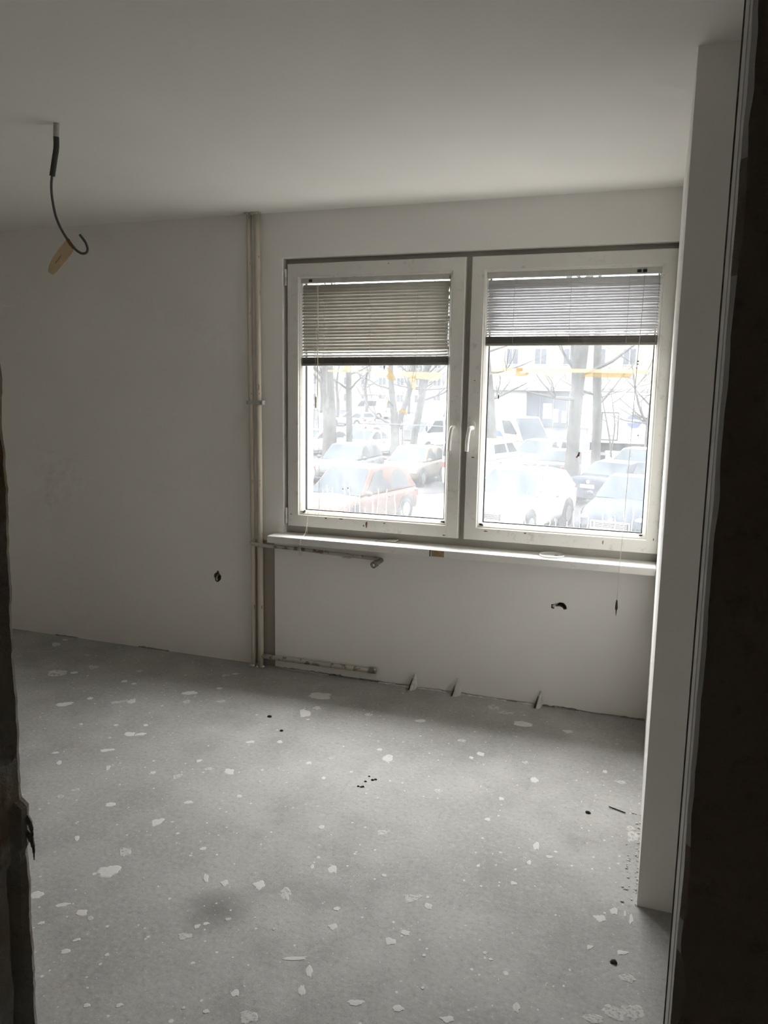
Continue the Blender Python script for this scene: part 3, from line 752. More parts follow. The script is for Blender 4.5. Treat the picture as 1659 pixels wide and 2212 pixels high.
# ------------------------------------------------------------------ venetian blinds
def slat_mesh(name, w, m, curve=.0022, width=.025):
    b = MB(); n = 5; vs = []
    for k in range(n):
        t = k / (n - 1) - .5; vs.append((t * width, curve * (1 - 4 * t * t)))
    low = [(a, c - .0006) for a, c in vs[::-1]]
    b.prism(vs + low, 'x', -w / 2, w / 2)
    return b.mesh(name, m, True)
def blind(x0, x1, ztop, zpack_top, zpack_bot, n, tilt, label, m, cords, ladders, pack_n, skew):
    w = x1 - x0; cx = (x0 + x1) / 2; y = D + .040
    root = tag(empty('venetian_blind', (cx, y, zpack_bot)), label, 'blind', 'venetian blinds on the two sashes')
    zt = ztop - zpack_bot
    hb = MB(); hb.prism([(-.0135, zt - .026), (-.0135, zt), (-.012, zt), (-.012, zt - .024), (.012, zt - .024), (.012, zt), (.0135, zt), (.0135, zt - .026)], 'x', -w / 2, w / 2)
    hb.box(-w / 2, -w / 2 + .002, -.0135, .0135, zt - .026, zt); hb.box(w / 2 - .002, w / 2, -.0135, .0135, zt - .026, zt)
    head = hb.build('head_rail', M['rail'], root)
    for cx_ in cords: MB().box(cx_ - cx - .009, cx_ - cx + .009, -.0165, -.012, zt - .021, zt - .008).build('cord_lock', M['dark'], head)
    me = slat_mesh('slat', w - .004, m)
    z1 = zt - .026 - .019; z0 = zpack_top - zpack_bot + .010
    random.seed(int(abs(x0) * 100))
    for i in range(n):
        z = z1 + (z0 - z1) * i / (n - 1)
        t = tilt * (.92 + .16 * random.random())
        if i < 2: t = 1.25
        if i > n - 3: t = tilt * .55
        share('slat', me, root, (random.uniform(-.0015, .0015), 0, z), (t, random.uniform(-.0015, .0015) + skew * i / n, 0))
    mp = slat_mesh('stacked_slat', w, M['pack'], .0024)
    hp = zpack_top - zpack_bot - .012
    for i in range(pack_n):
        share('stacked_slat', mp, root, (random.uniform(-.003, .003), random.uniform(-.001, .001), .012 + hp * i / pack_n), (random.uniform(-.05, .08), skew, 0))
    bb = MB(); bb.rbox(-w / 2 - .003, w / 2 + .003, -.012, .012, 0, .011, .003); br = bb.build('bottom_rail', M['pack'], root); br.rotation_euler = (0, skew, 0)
    for lx in ladders:
        b = MB()
        for dy in (-.0135, .0135): b.tube([(lx - cx, dy, zt - .026), (lx - cx, dy, .012)], .0007, 4)
        for i in range(n):
            z = z1 + (z0 - z1) * i / (n - 1); b.tube([(lx - cx, -.0135, z - .006), (lx - cx, .0135, z + .004)], .0005, 3)
        b.build('ladder_cord', M['cord'], root)
    return root, cx, y, zt
bl, bcx, by, bzt = blind(-1.852, -1.031, 2.166, 1.757, 1.712, 22, .92, 'warm grey venetian blind half lowered over the left sash', M['slat'], (-1.79,), (-1.838, -1.712, -1.45, -1.195, -1.045), 18, -.010)
br_, rcx, ry, rzt = blind(-.842, -.028, 2.162, 1.857, 1.812, 20, .66, 'cool white venetian blind drawn a third down the right sash', M['slat_cool'], (-.13, -.105), (-.828, -.705, -.435, -.17, -.04), 18, -.003)
# pull cords
def cord(root, cx, y, z0, pts, r=.0009, name='pull_cord', m='cord'):
    return MB().tube([(p[0] - cx, p[1] - y, p[2] - z0) for p in smooth_curve(pts, 5)], r, 5).build(name, M[m], root, True)
z0 = 1.712
cord(bl, bcx, by, z0, [(-1.752, D + .022, 2.14), (-1.752, D + .006, 1.80), (-1.752, D - .004, 1.50), (-1.765, D - .01, 1.19), (-1.782, D - .02, .93), (-1.784, D - .03, .80)])
cord(bl, bcx, by, z0, [(-1.735, D + .022, 2.14), (-1.738, D + .006, 1.80), (-1.732, D - .004, 1.50), (-1.722, D - .01, 1.19), (-1.716, D - .02, .95), (-1.735, D - .022, .875), (-1.780, D - .024, .85)])
c = cord(bl, bcx, by, z0, [(-1.783, D - .03, .86), (-1.780, D - .06, .81), (-1.782, D - .118, .775), (-1.782, D - .120, .72)])
MB().lathe([(.0025, .018), (.004, .014), (.0065, -.012), (.006, -.014)], 'z', (-1.782 - bcx, D - .120 - by, .712 - z0), 8).build('tassel', M['cord'], bl, True)
MB().rbox(-1.748 - bcx, -1.738 - bcx, D - .009 - by, D - .002 - by, 1.485 - z0, 1.545 - z0, .002).build('cord_clip', M['wand'], bl)
MB().tube([(-1.745 - bcx, D + .02 - by, 2.13 - z0), (-1.741 - bcx, D + .01 - by, 1.55 - z0)], .0022, 6).build('tilt_wand', M['wand'], bl, True)
z0 = 1.812
cord(br_, rcx, ry, z0, [(-.105, D + .022, 2.14), (-.107, D + .0, 1.90), (-.112, D - .03, 1.76), (-.114, D - .05, 1.56), (-.118, D - .07, 1.35), (-.124, D - .095, 1.00), (-.130, D - .117, .80), (-.132, D - .118, .60)], .0014, m='cord')
for (zz, s) in ((1.735, .005), (1.722, .004), (1.705, .003), (1.56, .002), (1.30, .002)):
    MB().ellipsoid((-.113 - rcx + (.004 if s > .0035 else 0), D - .035 - ry - (1.735 - zz) * .11, zz - z0), (s, s * .5, s * .7), 6, 4).build('knot', M['dark'], br_)
MB().lathe([(.0015, .034), (.004, .026), (.0065, .0), (.006, -.012), (.003, -.018), (.002, -.034), (.0008, -.046)], 'z', (-.133 - rcx, D - .118 - ry, .588 - z0), 7).build('tassel', M['dark'], br_, True)
# torn ends of ladder tape hanging below the blinds
def ladder_end(root, cx, y, z0, pts, w, n):
    P = smooth_curve(pts, 6); b = MB()
    L = [(p.x - w / 2 - cx, p.y - y, p.z - z0) for p in P]; Rr = [(p.x + w / 2 - cx, p.y - y, p.z - z0) for p in P]
    b.tube(L, .0006, 4); b.tube(Rr, .0006, 4)
    for k in range(n):
        i = int((k + .5) / n * (len(P) - 1)); b.tube([L[i], Rr[i]], .0005, 3)
    return b.build('torn_ladder_tape', M['cable'], root)
ladder_end(bl, bcx, by, 1.712, [(-1.200, D + .036, 1.712), (-1.208, D + .034, 1.66), (-1.214, D + .034, 1.605)], .014, 7)
ladder_end(bl, bcx, by, 1.712, [(-1.452, D + .036, 1.712), (-1.462, D + .034, 1.67), (-1.484, D + .034, 1.628)], .008, 6)
ladder_end(br_, rcx, ry, 1.812, [(-.726, D + .036, 1.812), (-.734, D + .034, 1.75), (-.739, D + .034, 1.682)], .016, 9)

# ------------------------------------------------------------------ things on the sill
card = tag(empty('folded_card', (-1.333, 3.915, .786)), 'small grey folded card lying on the sill under the left sash', 'card')
b = MB(); b.add([(-.058, -.042, .001), (.058, -.036, .004), (.052, .046, .003), (-.050, .042, .001), (-.058, -.042, .003), (.058, -.036, .012), (.052, .046, .007), (-.050, .042, .003)], [(0, 3, 2, 1), (4, 5, 6, 7), (0, 1, 5, 4), (1, 2, 6, 5), (2, 3, 7, 6), (3, 0, 4, 7)])
b.build('cover', M['paper'], card)
b = MB(); b.add([(-.057, -.044, .0), (.059, -.040, .0), (.053, .044, .0), (-.050, .040, .0), (-.057, -.044, .0012), (.059, -.040, .0012), (.053, .044, .0012), (-.050, .040, .0012)], [(0, 3, 2, 1), (4, 5, 6, 7), (0, 1, 5, 4), (1, 2, 6, 5), (2, 3, 7, 6), (3, 0, 4, 7)])
b.build('back_leaf', M['paper'], card)
lid = tag(empty('plastic_lid', (-.458, 3.872, .786)), 'round white plastic lid lying on the sill under the right sash', 'lid')
b = MB(); b.lathe([(.056, 0), (.060, .001), (.0615, .008), (.0615, .0095), (.0585, .0095), (.0575, .004), (.052, .0035), (.0, .0035)], 'z', (0, 0, 0), 40); b.build('rim', M['lid'], lid, True)
b = MB(); b.ellipsoid((.022, .004, .0035), (.012, .008, .0012), 12, 6); b.build('dirt_spot', M['dark'], lid, True)

# ------------------------------------------------------------------ heating pipes in the former corner
PY = D - .035
pA = tag(empty('heating_pipe', (-2.118, PY, 0)), 'cream painted riser farther from the window with upper radiator branch and valve', 'pipe', 'heating risers')
b = MB(); b.tube([(.006 * noise.noise(Vector((z * .7, 1, 0))), .0, z) for z in [i * .125 for i in range(21)]], .0135, 14); b.build('riser', M['pipe'], pA, True)
def crumble(parent, cx, seed, z=0.0, up=1, n=12):
    random.seed(seed); b = MB()
    for k in range(n):
        s = .004 + random.random() * .007
        b.ellipsoid((cx + random.uniform(-.022, .022), random.uniform(-.022, .018), z + up * s * .5), (s * 1.2, s, s * .8), 6, 4)
    b.build('plaster_collar', M['plaster'], parent)
crumble(pA, 0, 4); crumble(pA, .004, 5, 2.5, -1, 16)
vy = D - .062 - PY
b = MB(); b.tube(smooth_curve([(0, 0, .722), (.004, -.020, .726), (.022, -.034, .724), (.06, -.034, .722), (.13, -.030, .719), (.16, -.008, .716)], 6) + [(.30, -.006, .712), (.50, -.004, .704), (.70, -.002, .697), (.765, 0, .695), (.775, -.01, .694)], .0105, 12)
b.build('branch_pipe', M['pipe2'], pA, True)
b = MB(); b.tube([(.772, -.004, .692), (.768, -.03, .688), (.760, -.052, .683)], [.013, .013, .014], 12); elbow = b.build('elbow', M['metal'], pA, True)
b = MB(); b.tube([(.760, -.050, .683), (.752, -.078, .677)], [.018, .0185], 8); b.build('valve_nut', M['metal'], pA)
b = MB(); b.tube([(.7525, -.0765, .6772), (.7505, -.083, .676)], [.0115, .008], 10); b.build('valve_core', M['brass'], pA)
MB().ellipsoid((.655, -.012, .701), (.006, .006, .010), 6, 4).build('paint_drip', M['plaster'], pA); MB().ellipsoid((.575, -.008, .688), (.03, .006, .005), 8, 4).build('paint_drip', M['plaster'], pA)
pB = tag(empty('heating_pipe', (-2.072, PY, 0)), 'cream painted riser nearer the window with lower radiator branch along the floor', 'pipe', 'heating risers')
b = MB(); b.tube([(.004 * noise.noise(Vector((z * .7, 5, 0))), .0, z) for z in [i * .125 for i in range(21)]], .0165, 14); b.build('riser', M['pipe'], pB, True)
crumble(pB, 0, 6); crumble(pB, .0, 8, 2.5, -1, 14)
b = MB(); b.tube([(0, 0, .066), (.10, -.002, .066), (.30, -.002, .067), (.50, 0, .067), (.68, .004, .068)], [.0135] * 5, 12); b.build('branch_pipe', M['pipe2'], pB, True)
b = MB(); b.tube([(.665, .003, .068), (.700, .004, .069)], [.0175, .0175], 8); b.build('end_cap', M['metal'], pB)
b = MB(); b.ellipsoid((.697, -.006, .079), (.009, .008, .009), 8, 6); b.build('cap_plug', M['brass'], pB, True)
# strap clamp round both risers
b = MB(); b.box(-.063, .020, -.0185, -.0165, 1.497, 1.517); b.box(.018, .034, -.021, .012, 1.496, 1.518); b.box(-.066, -.060, -.0185, .020, 1.497, 1.517)
cl = b.build('pipe_clamp', M['conduit_w'], pB)
b = MB(); b.lathe([(.004, -.026), (.004, -.020)], 'y', (.026, 0, 1.507), 8); b.build('clamp_screw', M['metal'], cl)

# ------------------------------------------------------------------ ceiling cable with a flag of masking tape
cc = tag(empty('ceiling_cable', (-2.082, 2.40, HC)), 'bare lamp cable hanging from the ceiling with a masking tape flag', 'cable')
def loc_(p): return (p[0] + 2.082, p[1], p[2] - HC)
b = MB(); b.tube([loc_(p) for p in smooth_curve([(-2.082, 0, 2.50), (-2.084, 0, 2.48), (-2.086, 0, 2.455)], 4)], .0105, 12); b.build('whitewashed_sleeve', M['conduit_w'], cc, True)
b = MB(); b.tube([loc_(p) for p in smooth_curve([(-2.086, 0, 2.458), (-2.088, 0, 2.42), (-2.098, 0, 2.38), (-2.112, 0, 2.325)], 5)], .0100, 12); b.build('conduit', M['conduit'], cc, True)
wire = [(-2.112, 0, 2.33), (-2.118, 0, 2.29), (-2.116, 0, 2.245), (-2.105, 0, 2.19), (-2.085, 0, 2.145), (-2.052, 0, 2.098), (-2.025, 0, 2.070), (-2.002, .002, 2.055), (-1.983, .004, 2.055), (-1.972, .002, 2.066), (-1.974, -.002, 2.085), (-1.985, -.004, 2.102), (-1.997, -.006, 2.117)]
b = MB(); b.tube([loc_(p) for p in smooth_curve(wire, 6)], .0046, 10); b.build('wire', M['cable'], cc, True)
b = MB(); b.tube([loc_(p) for p in [(-2.056, 0, 2.104), (-2.044, 0, 2.088), (-2.030, 0, 2.074)]], .0062, 8); b.build('tape_wrap', M['glue'], cc)
# flag: tapering strip, slightly curved
ctr = [(-2.043, 2.087), (-2.062, 2.072), (-2.085, 2.052), (-2.108, 2.028), (-2.124, 2.004), (-2.134, 1.988)]
wid = [.050, .052, .052, .050, .042, .026]
vs = []; fs = []
for k, ((x, z), w) in enumerate(zip(ctr, wid)):
    k2 = min(k + 1, 5); k1 = max(k - 1, 0); t = Vector((ctr[k2][0] - ctr[k1][0], ctr[k2][1] - ctr[k1][1])).normalized(); nrm = Vector((-t.y, t.x))
    for s in (-.5, .5):
        for dy in (-.0004, .0004): vs.append(loc_((x + nrm.x * w * s, .006 * math.sin(k * .9) + dy - .002, z + nrm.y * w * s)))
for k in range(5):
    a = k * 4; c_ = a + 4
    fs += [(a, a + 2, c_ + 2, c_), (a + 1, c_ + 1, c_ + 3, a + 3), (a, c_, c_ + 1, a + 1), (a + 2, a + 3, c_ + 3, c_ + 2)]
fs += [(0, 1, 3, 2), (20, 22, 23, 21)]
flag = MB().add(vs, fs).build('tape_flag', M['flag'], cc)
sc_ = []
for k in range(26):
    t = k / 25; x = -2.078 - .030 * t; z = 2.051 - .026 * t
    sc_.append(loc_((x + .004 * math.sin(k * 2.3) - .003, -.0085 + .003 * t, z + .005 * math.cos(k * 1.9) - .002)))
MB().tube(sc_, .0004, 3).build('handwriting', M['ink'], flag)

# ------------------------------------------------------------------ litter on the floor
tw = tag(empty('dry_twig', (-.053, 2.952, 0)), 'thin dark twig lying on the floor near the right wall', 'twig')
MB().tube(smooth_curve([(-.032, .012, .004), (-.010, .005, .003), (.008, -.002, .003), (.030, -.013, .004)]), .0022, 5).build('stem', M['soil'], tw)
def crumb(x, y, s, label, seed, group=None):
    random.seed(seed); bm = bmesh.new(); bmesh.ops.create_icosphere(bm, subdivisions=2, radius=1)
    for v in bm.verts: v.co *= 1 + .35 * noise.noise(v.co * 1.7 + Vector((seed, 0, 0)))
    for v in bm.verts: v.co = Vector((v.co.x * s * 1.3, v.co.y * s, max(-.35, v.co.z) * s * .7 + s * .24))
    return tag(MB().from_bm(bm).build('dirt_crumb', M['soil'], None, True, (x, y, 0)), label, 'crumb', group)
random.seed(31)
for k in range(7):
    crumb(-1.022 + random.uniform(-.03, .03), 2.816 + random.uniform(-.06, .05), random.uniform(.0035, .006), 'black dirt crumb in the little cluster mid floor', k + 3, 'cluster of black crumbs mid floor')
crumb(-.158, 2.894, .008, 'single dark crumb near the twig by the right wall', 20)
crumb(-1.574, 3.125, .007, 'single dark crumb left of the crumb cluster toward the radiator pipes', 23)
crumb(-1.70, 3.249, .009, 'dark elongated crumb on the floor in front of the risers', 26)
crumb(-.02, 2.10, .008, 'dark crumb at the foot of the wall end by the doorway', 29)

# ------------------------------------------------------------------ outside: car park, cars, trees, houses
def flat(name, col, rough=.5, spec=.03, metal=0.0): return mat(name, col, rough, metal, spec, var=.06, vscale=1.5)
M['asphalt'] = mat('wet_asphalt', (.028, .028, .030), .95, var=.25, vscale=.6, bump=.2, bscale=8, spec=.0)
M['sandy'] = mat('sandy_gravel', (.085, .08, .072), .95, var=.2, vscale=1.2, bump=.4, bscale=10)
M['carglass'] = mat('car_window', (.013, .016, .018), .3, spec=.05)
M['screen'] = mat('windscreen', (.026, .031, .035), .35, spec=.0)  # sky reflection put into the base colour as a paler blue, gloss off
M['tyre'] = mat('tyre', (.008, .008, .009), .9, spec=.1)
M['alloy'] = mat('alloy_rim', (.07, .07, .072), .4, metal=.3)
M['trim'] = mat('black_plastic_trim', (.010, .010, .011), .7, spec=.15)
M['chrome'] = mat('chrome', (.45, .45, .47), .3, metal=.5)
M['lamp'] = mat('headlamp', (.12, .12, .125), .2, spec=.5)
M['tail'] = mat('tail_lamp', (.05, .008, .008), .3)
M['plate'] = mat('number_plate', (.14, .135, .12), .5)
M['plate_ink'] = mat('plate_ink', (.10, .10, .11), .6)
P_WHITE = flat('white_paint', (.20, .20, .20), .4); P_SILVER = flat('silver_paint', (.085, .087, .09), .4)
P_SALMON = flat('salmon_paint', (.042, .027, .023), .45); P_BEIGE = flat('beige_paint', (.046, .037, .028), .45)
P_GREY = flat('grey_paint', (.030, .032, .033), .5); P_BLUE = flat('slate_blue_paint', (.018, .022, .029), .5)
P_DARK = flat('graphite_paint', (.011, .014, .020), .5); P_LGREY = flat('light_grey_paint', (.075, .078, .080), .45)
P_LOGO = mat('logo_blue', (.010, .020, .075), .6)

ground = tag(MB().box(-220, 160, D + .4, 330, G - .4, G).build('ground', M['asphalt']), 'grey asphalt of the car park outside', kind='structure')
gb = MB(); n = 40
pts = []
for k in range(n):
    a = 2 * PI * k / n; r_ = 1 + .15 * noise.noise(Vector((math.cos(a) * 2, math.sin(a) * 2, 3)))
    pts.append((-5.6 + 3.1 * r_ * math.cos(a), 22.4 + 5.6 * r_ * math.sin(a)))
gb.prism(pts, 'z', G, G + .015)
gb.build('sandy_patch', M['sandy'], ground)

def bil(P, u, v):
    a, b_, c, d = P
    return a * (1 - u) * (1 - v) + b_ * u * (1 - v) + c * u * v + d * (1 - u) * v

def patch(P, uv, out, off=.010, th=.012):
    """panel lying on a bilinear face, slightly proud"""
    n = len(uv); q = [bil(P, u, v) for u, v in uv]
    vs = [p + out * off for p in q] + [p + out * (off - th) for p in q]
    fs = [tuple(range(n)), tuple(range(n, 2 * n))[::-1]] + [(k, n + k, n + (k + 1) % n, (k + 1) % n) for k in range(n)]
    return MB().add(vs, fs)

RND = [(.02, .06), (.06, .02), (.94, .02), (.98, .06), (.955, .90), (.92, .955), (.08, .955), (.045, .90)]
SHAPES = {
    'hatch':  dict(ws=.235, wt=.055, rt=-.37, rb=-.475, hood0=.66, hood1=.90, tail=.92, top2=.94),
    'suv':    dict(ws=.225, wt=.06, rt=-.38, rb=-.485, hood0=.86, hood1=1.05, tail=1.05, top2=.93),
    'saloon': dict(ws=.195, wt=.03, rt=-.20, rb=-.335, hood0=.62, hood1=.88, tail=.95, top2=.98),
    'estate': dict(ws=.20, wt=.04, rt=-.42, rb=-.485, hood0=.64, hood1=.88, tail=.92, top2=.95),
    'van':    dict(ws=.40, wt=.24, rt=-.485, rb=-.495, hood0=.95, hood1=1.12, tail=1.15, top2=1.0),
}
def car(label, x, y, head, shape, L, W, H, paint, cat='car', name='parked_car', bumper=None, grille='dark', rear_glass=True, plate_front=True, side_windows=2, fin=False, chrome_grille=False, emblem=True, sandy=False, group=None):
    S = SHAPES[shape]; root = tag(empty(name, (x, y, G), math.radians(head)), label, cat, group)
    hw = W / 2; belt = {'hatch': .93, 'suv': 1.06, 'saloon': .92, 'estate': .92, 'van': 1.15}[shape]
    # lower body: loft of rounded sections
    st = [(-.5, .80, .34, S['tail'] - .10), (-.485, .93, .26, S['tail']), (-.40, .985, .22, belt + .01), (-.15, 1, .20, belt), (S['ws'] - .04, 1, .20, belt),
          (S['ws'] + .04, .995, .20, S['hood1']), (.5 - (.5 - S['ws']) * .35, .97, .20, (S['hood0'] + S['hood1']) / 2 + .04), (.47, .90, .22, S['hood0']), (.5, .74, .30, S['hood0'] - .16)]
    bm = bmesh.new(); rings = []
    for (fx_, wf, zb, zt) in st:
        w = hw * wf; zm = (zb + zt) / 2
        prof = [(0, zb), (.80 * w, zb), (.96 * w, zb + .08), (w, zm - .05), (.985 * w, zt - .16), (.93 * w, zt - .04), (.78 * w, zt), (0, zt + .025)]
        full = prof + [(-a, c) for a, c in prof[-2:0:-1]]
        rings.append([bm.verts.new((fx_ * L, a, c)) for a, c in full])
    m_ = len(rings[0])
    for a, c in zip(rings[:-1], rings[1:]):
        for k in range(m_): bm.faces.new((a[k], a[(k + 1) % m_], c[(k + 1) % m_], c[k]))
    bm.faces.new(rings[0][::-1]); bm.faces.new(rings[-1])
    body = MB().from_bm(bm)
    # cabin
    wb_, wt_ = hw * .93, hw * (.74 if shape != 'van' else .88)
    zr = H - .03; zr2 = zr * S['top2'] if shape != 'van' else zr
    A0 = lambda s: Vector((S['ws'] * L, s * wb_, belt - .02)); A1 = lambda s: Vector((S['wt'] * L, s * wt_, zr))
    B0 = lambda s: Vector((S['rb'] * L, s * wb_, belt - .02)); B1 = lambda s: Vector((S['rt'] * L, s * wt_, zr2))
    bm = bmesh.new()
    mid = S['wt'] * .3 + S['rt'] * .7
    C1 = lambda s: Vector(((S['wt'] + S['rt']) / 2 * L, s * wt_ * 1.02, max(zr, zr2) + .03))
    V = {}
    for s in (-1, 1):
        for nme, fn in (('A0', A0), ('A1', A1), ('B0', B0), ('B1', B1), ('C1', C1)): V[nme, s] = bm.verts.new(fn(s))
        V['M0', s] = bm.verts.new(((S['ws'] + S['rb']) / 2 * L, s * wb_ * 1.02, belt - .02))
    f = bm.faces.new
    f((V['A0', -1], V['A0', 1], V['A1', 1], V['A1', -1])); f((V['B0', 1], V['B0', -1], V['B1', -1], V['B1', 1]))
    f((V['A1', -1], V['A1', 1], V['C1', 1], V['C1', -1])); f((V['C1', -1], V['C1', 1], V['B1', 1], V['B1', -1]))
    for s in (-1, 1):
        f((V['A0', s], V['A1', s], V['C1', s], V['M0', s])); f((V['M0', s], V['C1', s], V['B1', s], V['B0', s]))
    f((V['A0', 1], V['A0', -1], V['M0', -1], V['M0', 1])); f((V['M0', 1], V['M0', -1], V['B0', -1], V['B0', 1]))
    bmesh.ops.recalc_face_normals(bm, faces=bm.faces[:])
    bmesh.ops.bevel(bm, geom=[e for e in bm.edges if e.calc_face_angle(0) > .35], offset=.05, segments=2, affect='EDGES', profile=.6)
    body.from_bm(bm)
    bo = body.build('body', paint, root, True)
    # glazing
    ws = patch((A0(-1), A0(1), A1(1), A1(-1)), RND, (A1(0) - A0(0)).cross(Vector((0, 1, 0))).normalized() * -1)
    ws.build('windscreen', M['screen'], root)
    if rear_glass:
        nrm = (B1(0) - B0(0)).cross(Vector((0, 1, 0))).normalized()
        patch((B0(1), B0(-1), B1(-1), B1(1)), [(u, .18 + v * .8) for u, v in RND], nrm).build('rear_window', M['screen'] if shape == 'saloon' else M['carglass'], root)
    for s in (-1, 1):
        F = (B0(s), A0(s), A1(s), B1(s)); out = Vector((0, s, .25)).normalized()
        sw = [[(.53, .10), (.90, .10), (.93, .16), (.90, .80), (.84, .90), (.53, .93)], [(.14, .20), (.20, .10), (.50, .10), (.50, .93), (.22, .90), (.13, .70)]]
        if shape == 'saloon': sw[1] = [(.20, .12), (.49, .10), (.49, .93), (.32, .88), (.22, .55)]
        if shape == 'van': sw = [[(.72, .30), (.93, .28), (.95, .36), (.90, .84), (.72, .84)], [(.34, .34), (.66, .32), (.66, .84), (.34, .84)]]
        for q in sw[:side_windows]:
            patch(F, q, out, .022, .014).build('side_window', M['carglass'], root)
        # mirrors
        mb = MB(); mb.ellipsoid((S['ws'] * L * .86, s * (hw + .09), belt + .06), (.07, .10, .075), 10, 6); mb.build('wing_mirror', paint, root, True)
        # lamps
        zl = S['hood0'] - .07
        lb = MB(); lb.ellipsoid((.452 * L, s * hw * .73, zl), (.16, .17, .085), 12, 6); lb.build('headlamp', M['lamp'], root, True)
        tb = MB(); tb.rbox(-.5 * L - .005, -.455 * L, min(s * hw * .66, s * hw * .93), max(s * hw * .66, s * hw * .93), S['tail'] - .30, S['tail'] - .08, .02); tb.build('tail_lamp', M['tail'], root)
        mb = MB(); mb.box(-.12 * L, -.08 * L, s * (hw + .0) - .012, s * hw + .012, belt - .16, belt - .13); mb.build('door_handle', M['trim'], root)
        for ax in (.325, -.30):
            r_ = .33 if shape not in ('suv', 'van') else .36
            ab = MB(); ab.lathe([(r_ + .065, -.012), (r_ + .065, .012)], 'y', (ax * L, s * (hw - .004), r_ + .02), 24); ab.build('wheel_arch', M['trim'], root)
            wb2 = MB(); wb2.lathe([(r_ * .6, -.11), (r_ * .96, -.10), (r_, -.07), (r_, .07), (r_ * .96, .10), (r_ * .6, .11)], 'y', (ax * L, s * (hw - .085), r_), 20)
            wh = wb2.build('wheel', M['tyre'], root, True)
            rb2 = MB(); rb2.lathe([(.05, -.004), (r_ * .62, 0), (r_ * .62, .01), (.06, .012)], 'y', (ax * L, s * (hw + .022) - .005, r_), 16); rb2.build('rim', M['alloy'], wh)
    # face
    z = S['hood0']
    gb_ = MB(); gb_.rbox(.487 * L, .5 * L + .018, -hw * .50, hw * .50, z - .30, z - .13, .02); gr = gb_.build('grille', M['trim'], root)
    if chrome_grille:
        MB().ring([(0, 0), (.028, 0), (.028, .02), (0, .02)], -hw * .54, hw * .54, z - .33, z - .11, 0).build('grille_surround', M['chrome'], gr)
        gs = gr.children[0]; gs.rotation_euler = (0, 0, PI / 2); gs.location = (.5 * L + .03, 0, 0)
    for k in range(4):
        MB().box(.5 * L + .014, .5 * L + .026, -hw * .46, hw * .46, z - .285 + k * .04, z - .273 + k * .04).build('grille_bar', M['chrome'] if chrome_grille else M['alloy'], gr)
    bb_ = MB(); bb_.rbox(.455 * L, .5 * L + .035, -hw * .80, hw * .80, .24, z - .34, .04); bb_.build('bumper', bumper or paint, root)
    rb3 = MB(); rb3.rbox(-.5 * L - .035, -.46 * L, -hw * .84, hw * .84, .28, S['tail'] - .40, .04); rb3.build('bumper', bumper or paint, root)
    for (xx, on) in ((.5 * L + .036, plate_front), (-.5 * L - .048, True)):
        if not on: continue
        zc = z - .42 if xx > 0 else S['tail'] - .26
        p_ = MB().box(xx, xx + .012, -.26, .26, zc - .06, zc + .06).build('number_plate', M['plate'], root)
    if emblem:
        MB().lathe([(.06, 0), (.06, .01), (.03, .016)], 'x', (.5 * L + .012, 0, z - .085), 14).build('emblem', M['chrome'], root)
        MB().lathe([(.05, -.016), (.06, -.010), (.06, 0)], 'x', (-.5 * L - .004, 0, S['tail'] - .12), 14).build('emblem', M['chrome'], root)
    if fin: MB().prism([(-.30 * L, zr2 + .01), (-.255 * L, zr2 + .02), (-.295 * L, zr2 + .13), (-.31 * L, zr2 + .13)], 'y', -.02, .02).build('roof_fin', paint, root)
    return root

CARS = [
 # label, x, y, heading, shape, L, W, H, paint, extras
 ('white sport utility car parked close behind the right pane', -3.42, 20.9, -103, 'suv', 4.45, 1.86, 1.66, P_WHITE, dict(fin=True, chrome_grille=True)),
 ('slate blue saloon with chrome grille at lower right of the right pane', -.50, 22.3, -102, 'saloon', 4.65, 1.82, 1.46, P_BLUE, dict(chrome_grille=True, plate_front=False)),
 ('dark graphite saloon seen from its rear behind the blue saloon', -.95, 27.9, 62, 'saloon', 4.6, 1.80, 1.43, P_DARK, {}),
 ('salmon red hatchback nearest behind the left pane', -7.75, 19.9, -102, 'hatch', 4.2, 1.80, 1.62, P_SALMON, dict(bumper=P_SALMON)),
 ('dark grey hatchback parked behind the salmon hatchback', -11.8, 29.6, -89, 'hatch', 4.2, 1.76, 1.50, P_GREY, {}),
 ('beige hatchback with black bumper and number plate behind the left pane', -9.15, 30.0, -94, 'hatch', 3.9, 1.70, 1.48, P_BEIGE, dict(bumper=M['trim'])),
 ('silver grey car cut off by the left edge of the left pane', -12.7, 24.6, -90, 'hatch', 3.9, 1.70, 1.45, P_SILVER, {}),
 ('light grey hatchback facing the window left of the big trunk', -5.1, 36.6, -107, 'hatch', 4.2, 1.78, 1.52, P_LGREY, dict(bumper=P_GREY)),
 ('dark car seen from behind beside the big trunk', -3.45, 32.6, 76, 'saloon', 4.2, 1.74, 1.44, P_GREY, {}),
 ('white hatchback right of the thin sapling near the container lorry', -.65, 34.2, -114, 'hatch', 4.0, 1.74, 1.45, P_WHITE, {}),
 ('white saloon between the twin trunk and forked tree', -15.4, 41.3, -110, 'saloon', 4.5, 1.78, 1.44, P_WHITE, {}),
 ('white car half hidden behind the white saloon', -18.0, 46.4, -110, 'hatch', 4.3, 1.76, 1.46, P_WHITE, {}),
 ('far silver estate car seen from rear right of the twin trunk', -29.0, 73.5, 160, 'estate', 4.7, 1.80, 1.48, P_SILVER, {}),
 ('white car left of the twin trunk', -18.2, 40.8, -118, 'hatch', 4.1, 1.74, 1.42, P_WHITE, {}),
 ('white car behind the forked tree beside the box lorry', -15.6, 50.8, -104, 'estate', 4.6, 1.80, 1.52, P_WHITE, {}),
]
for (lab, x, y, hd, sh, L, W, H, pt_, kw) in CARS: car(lab, x, y, hd, sh, L, W, H, pt_, **kw)
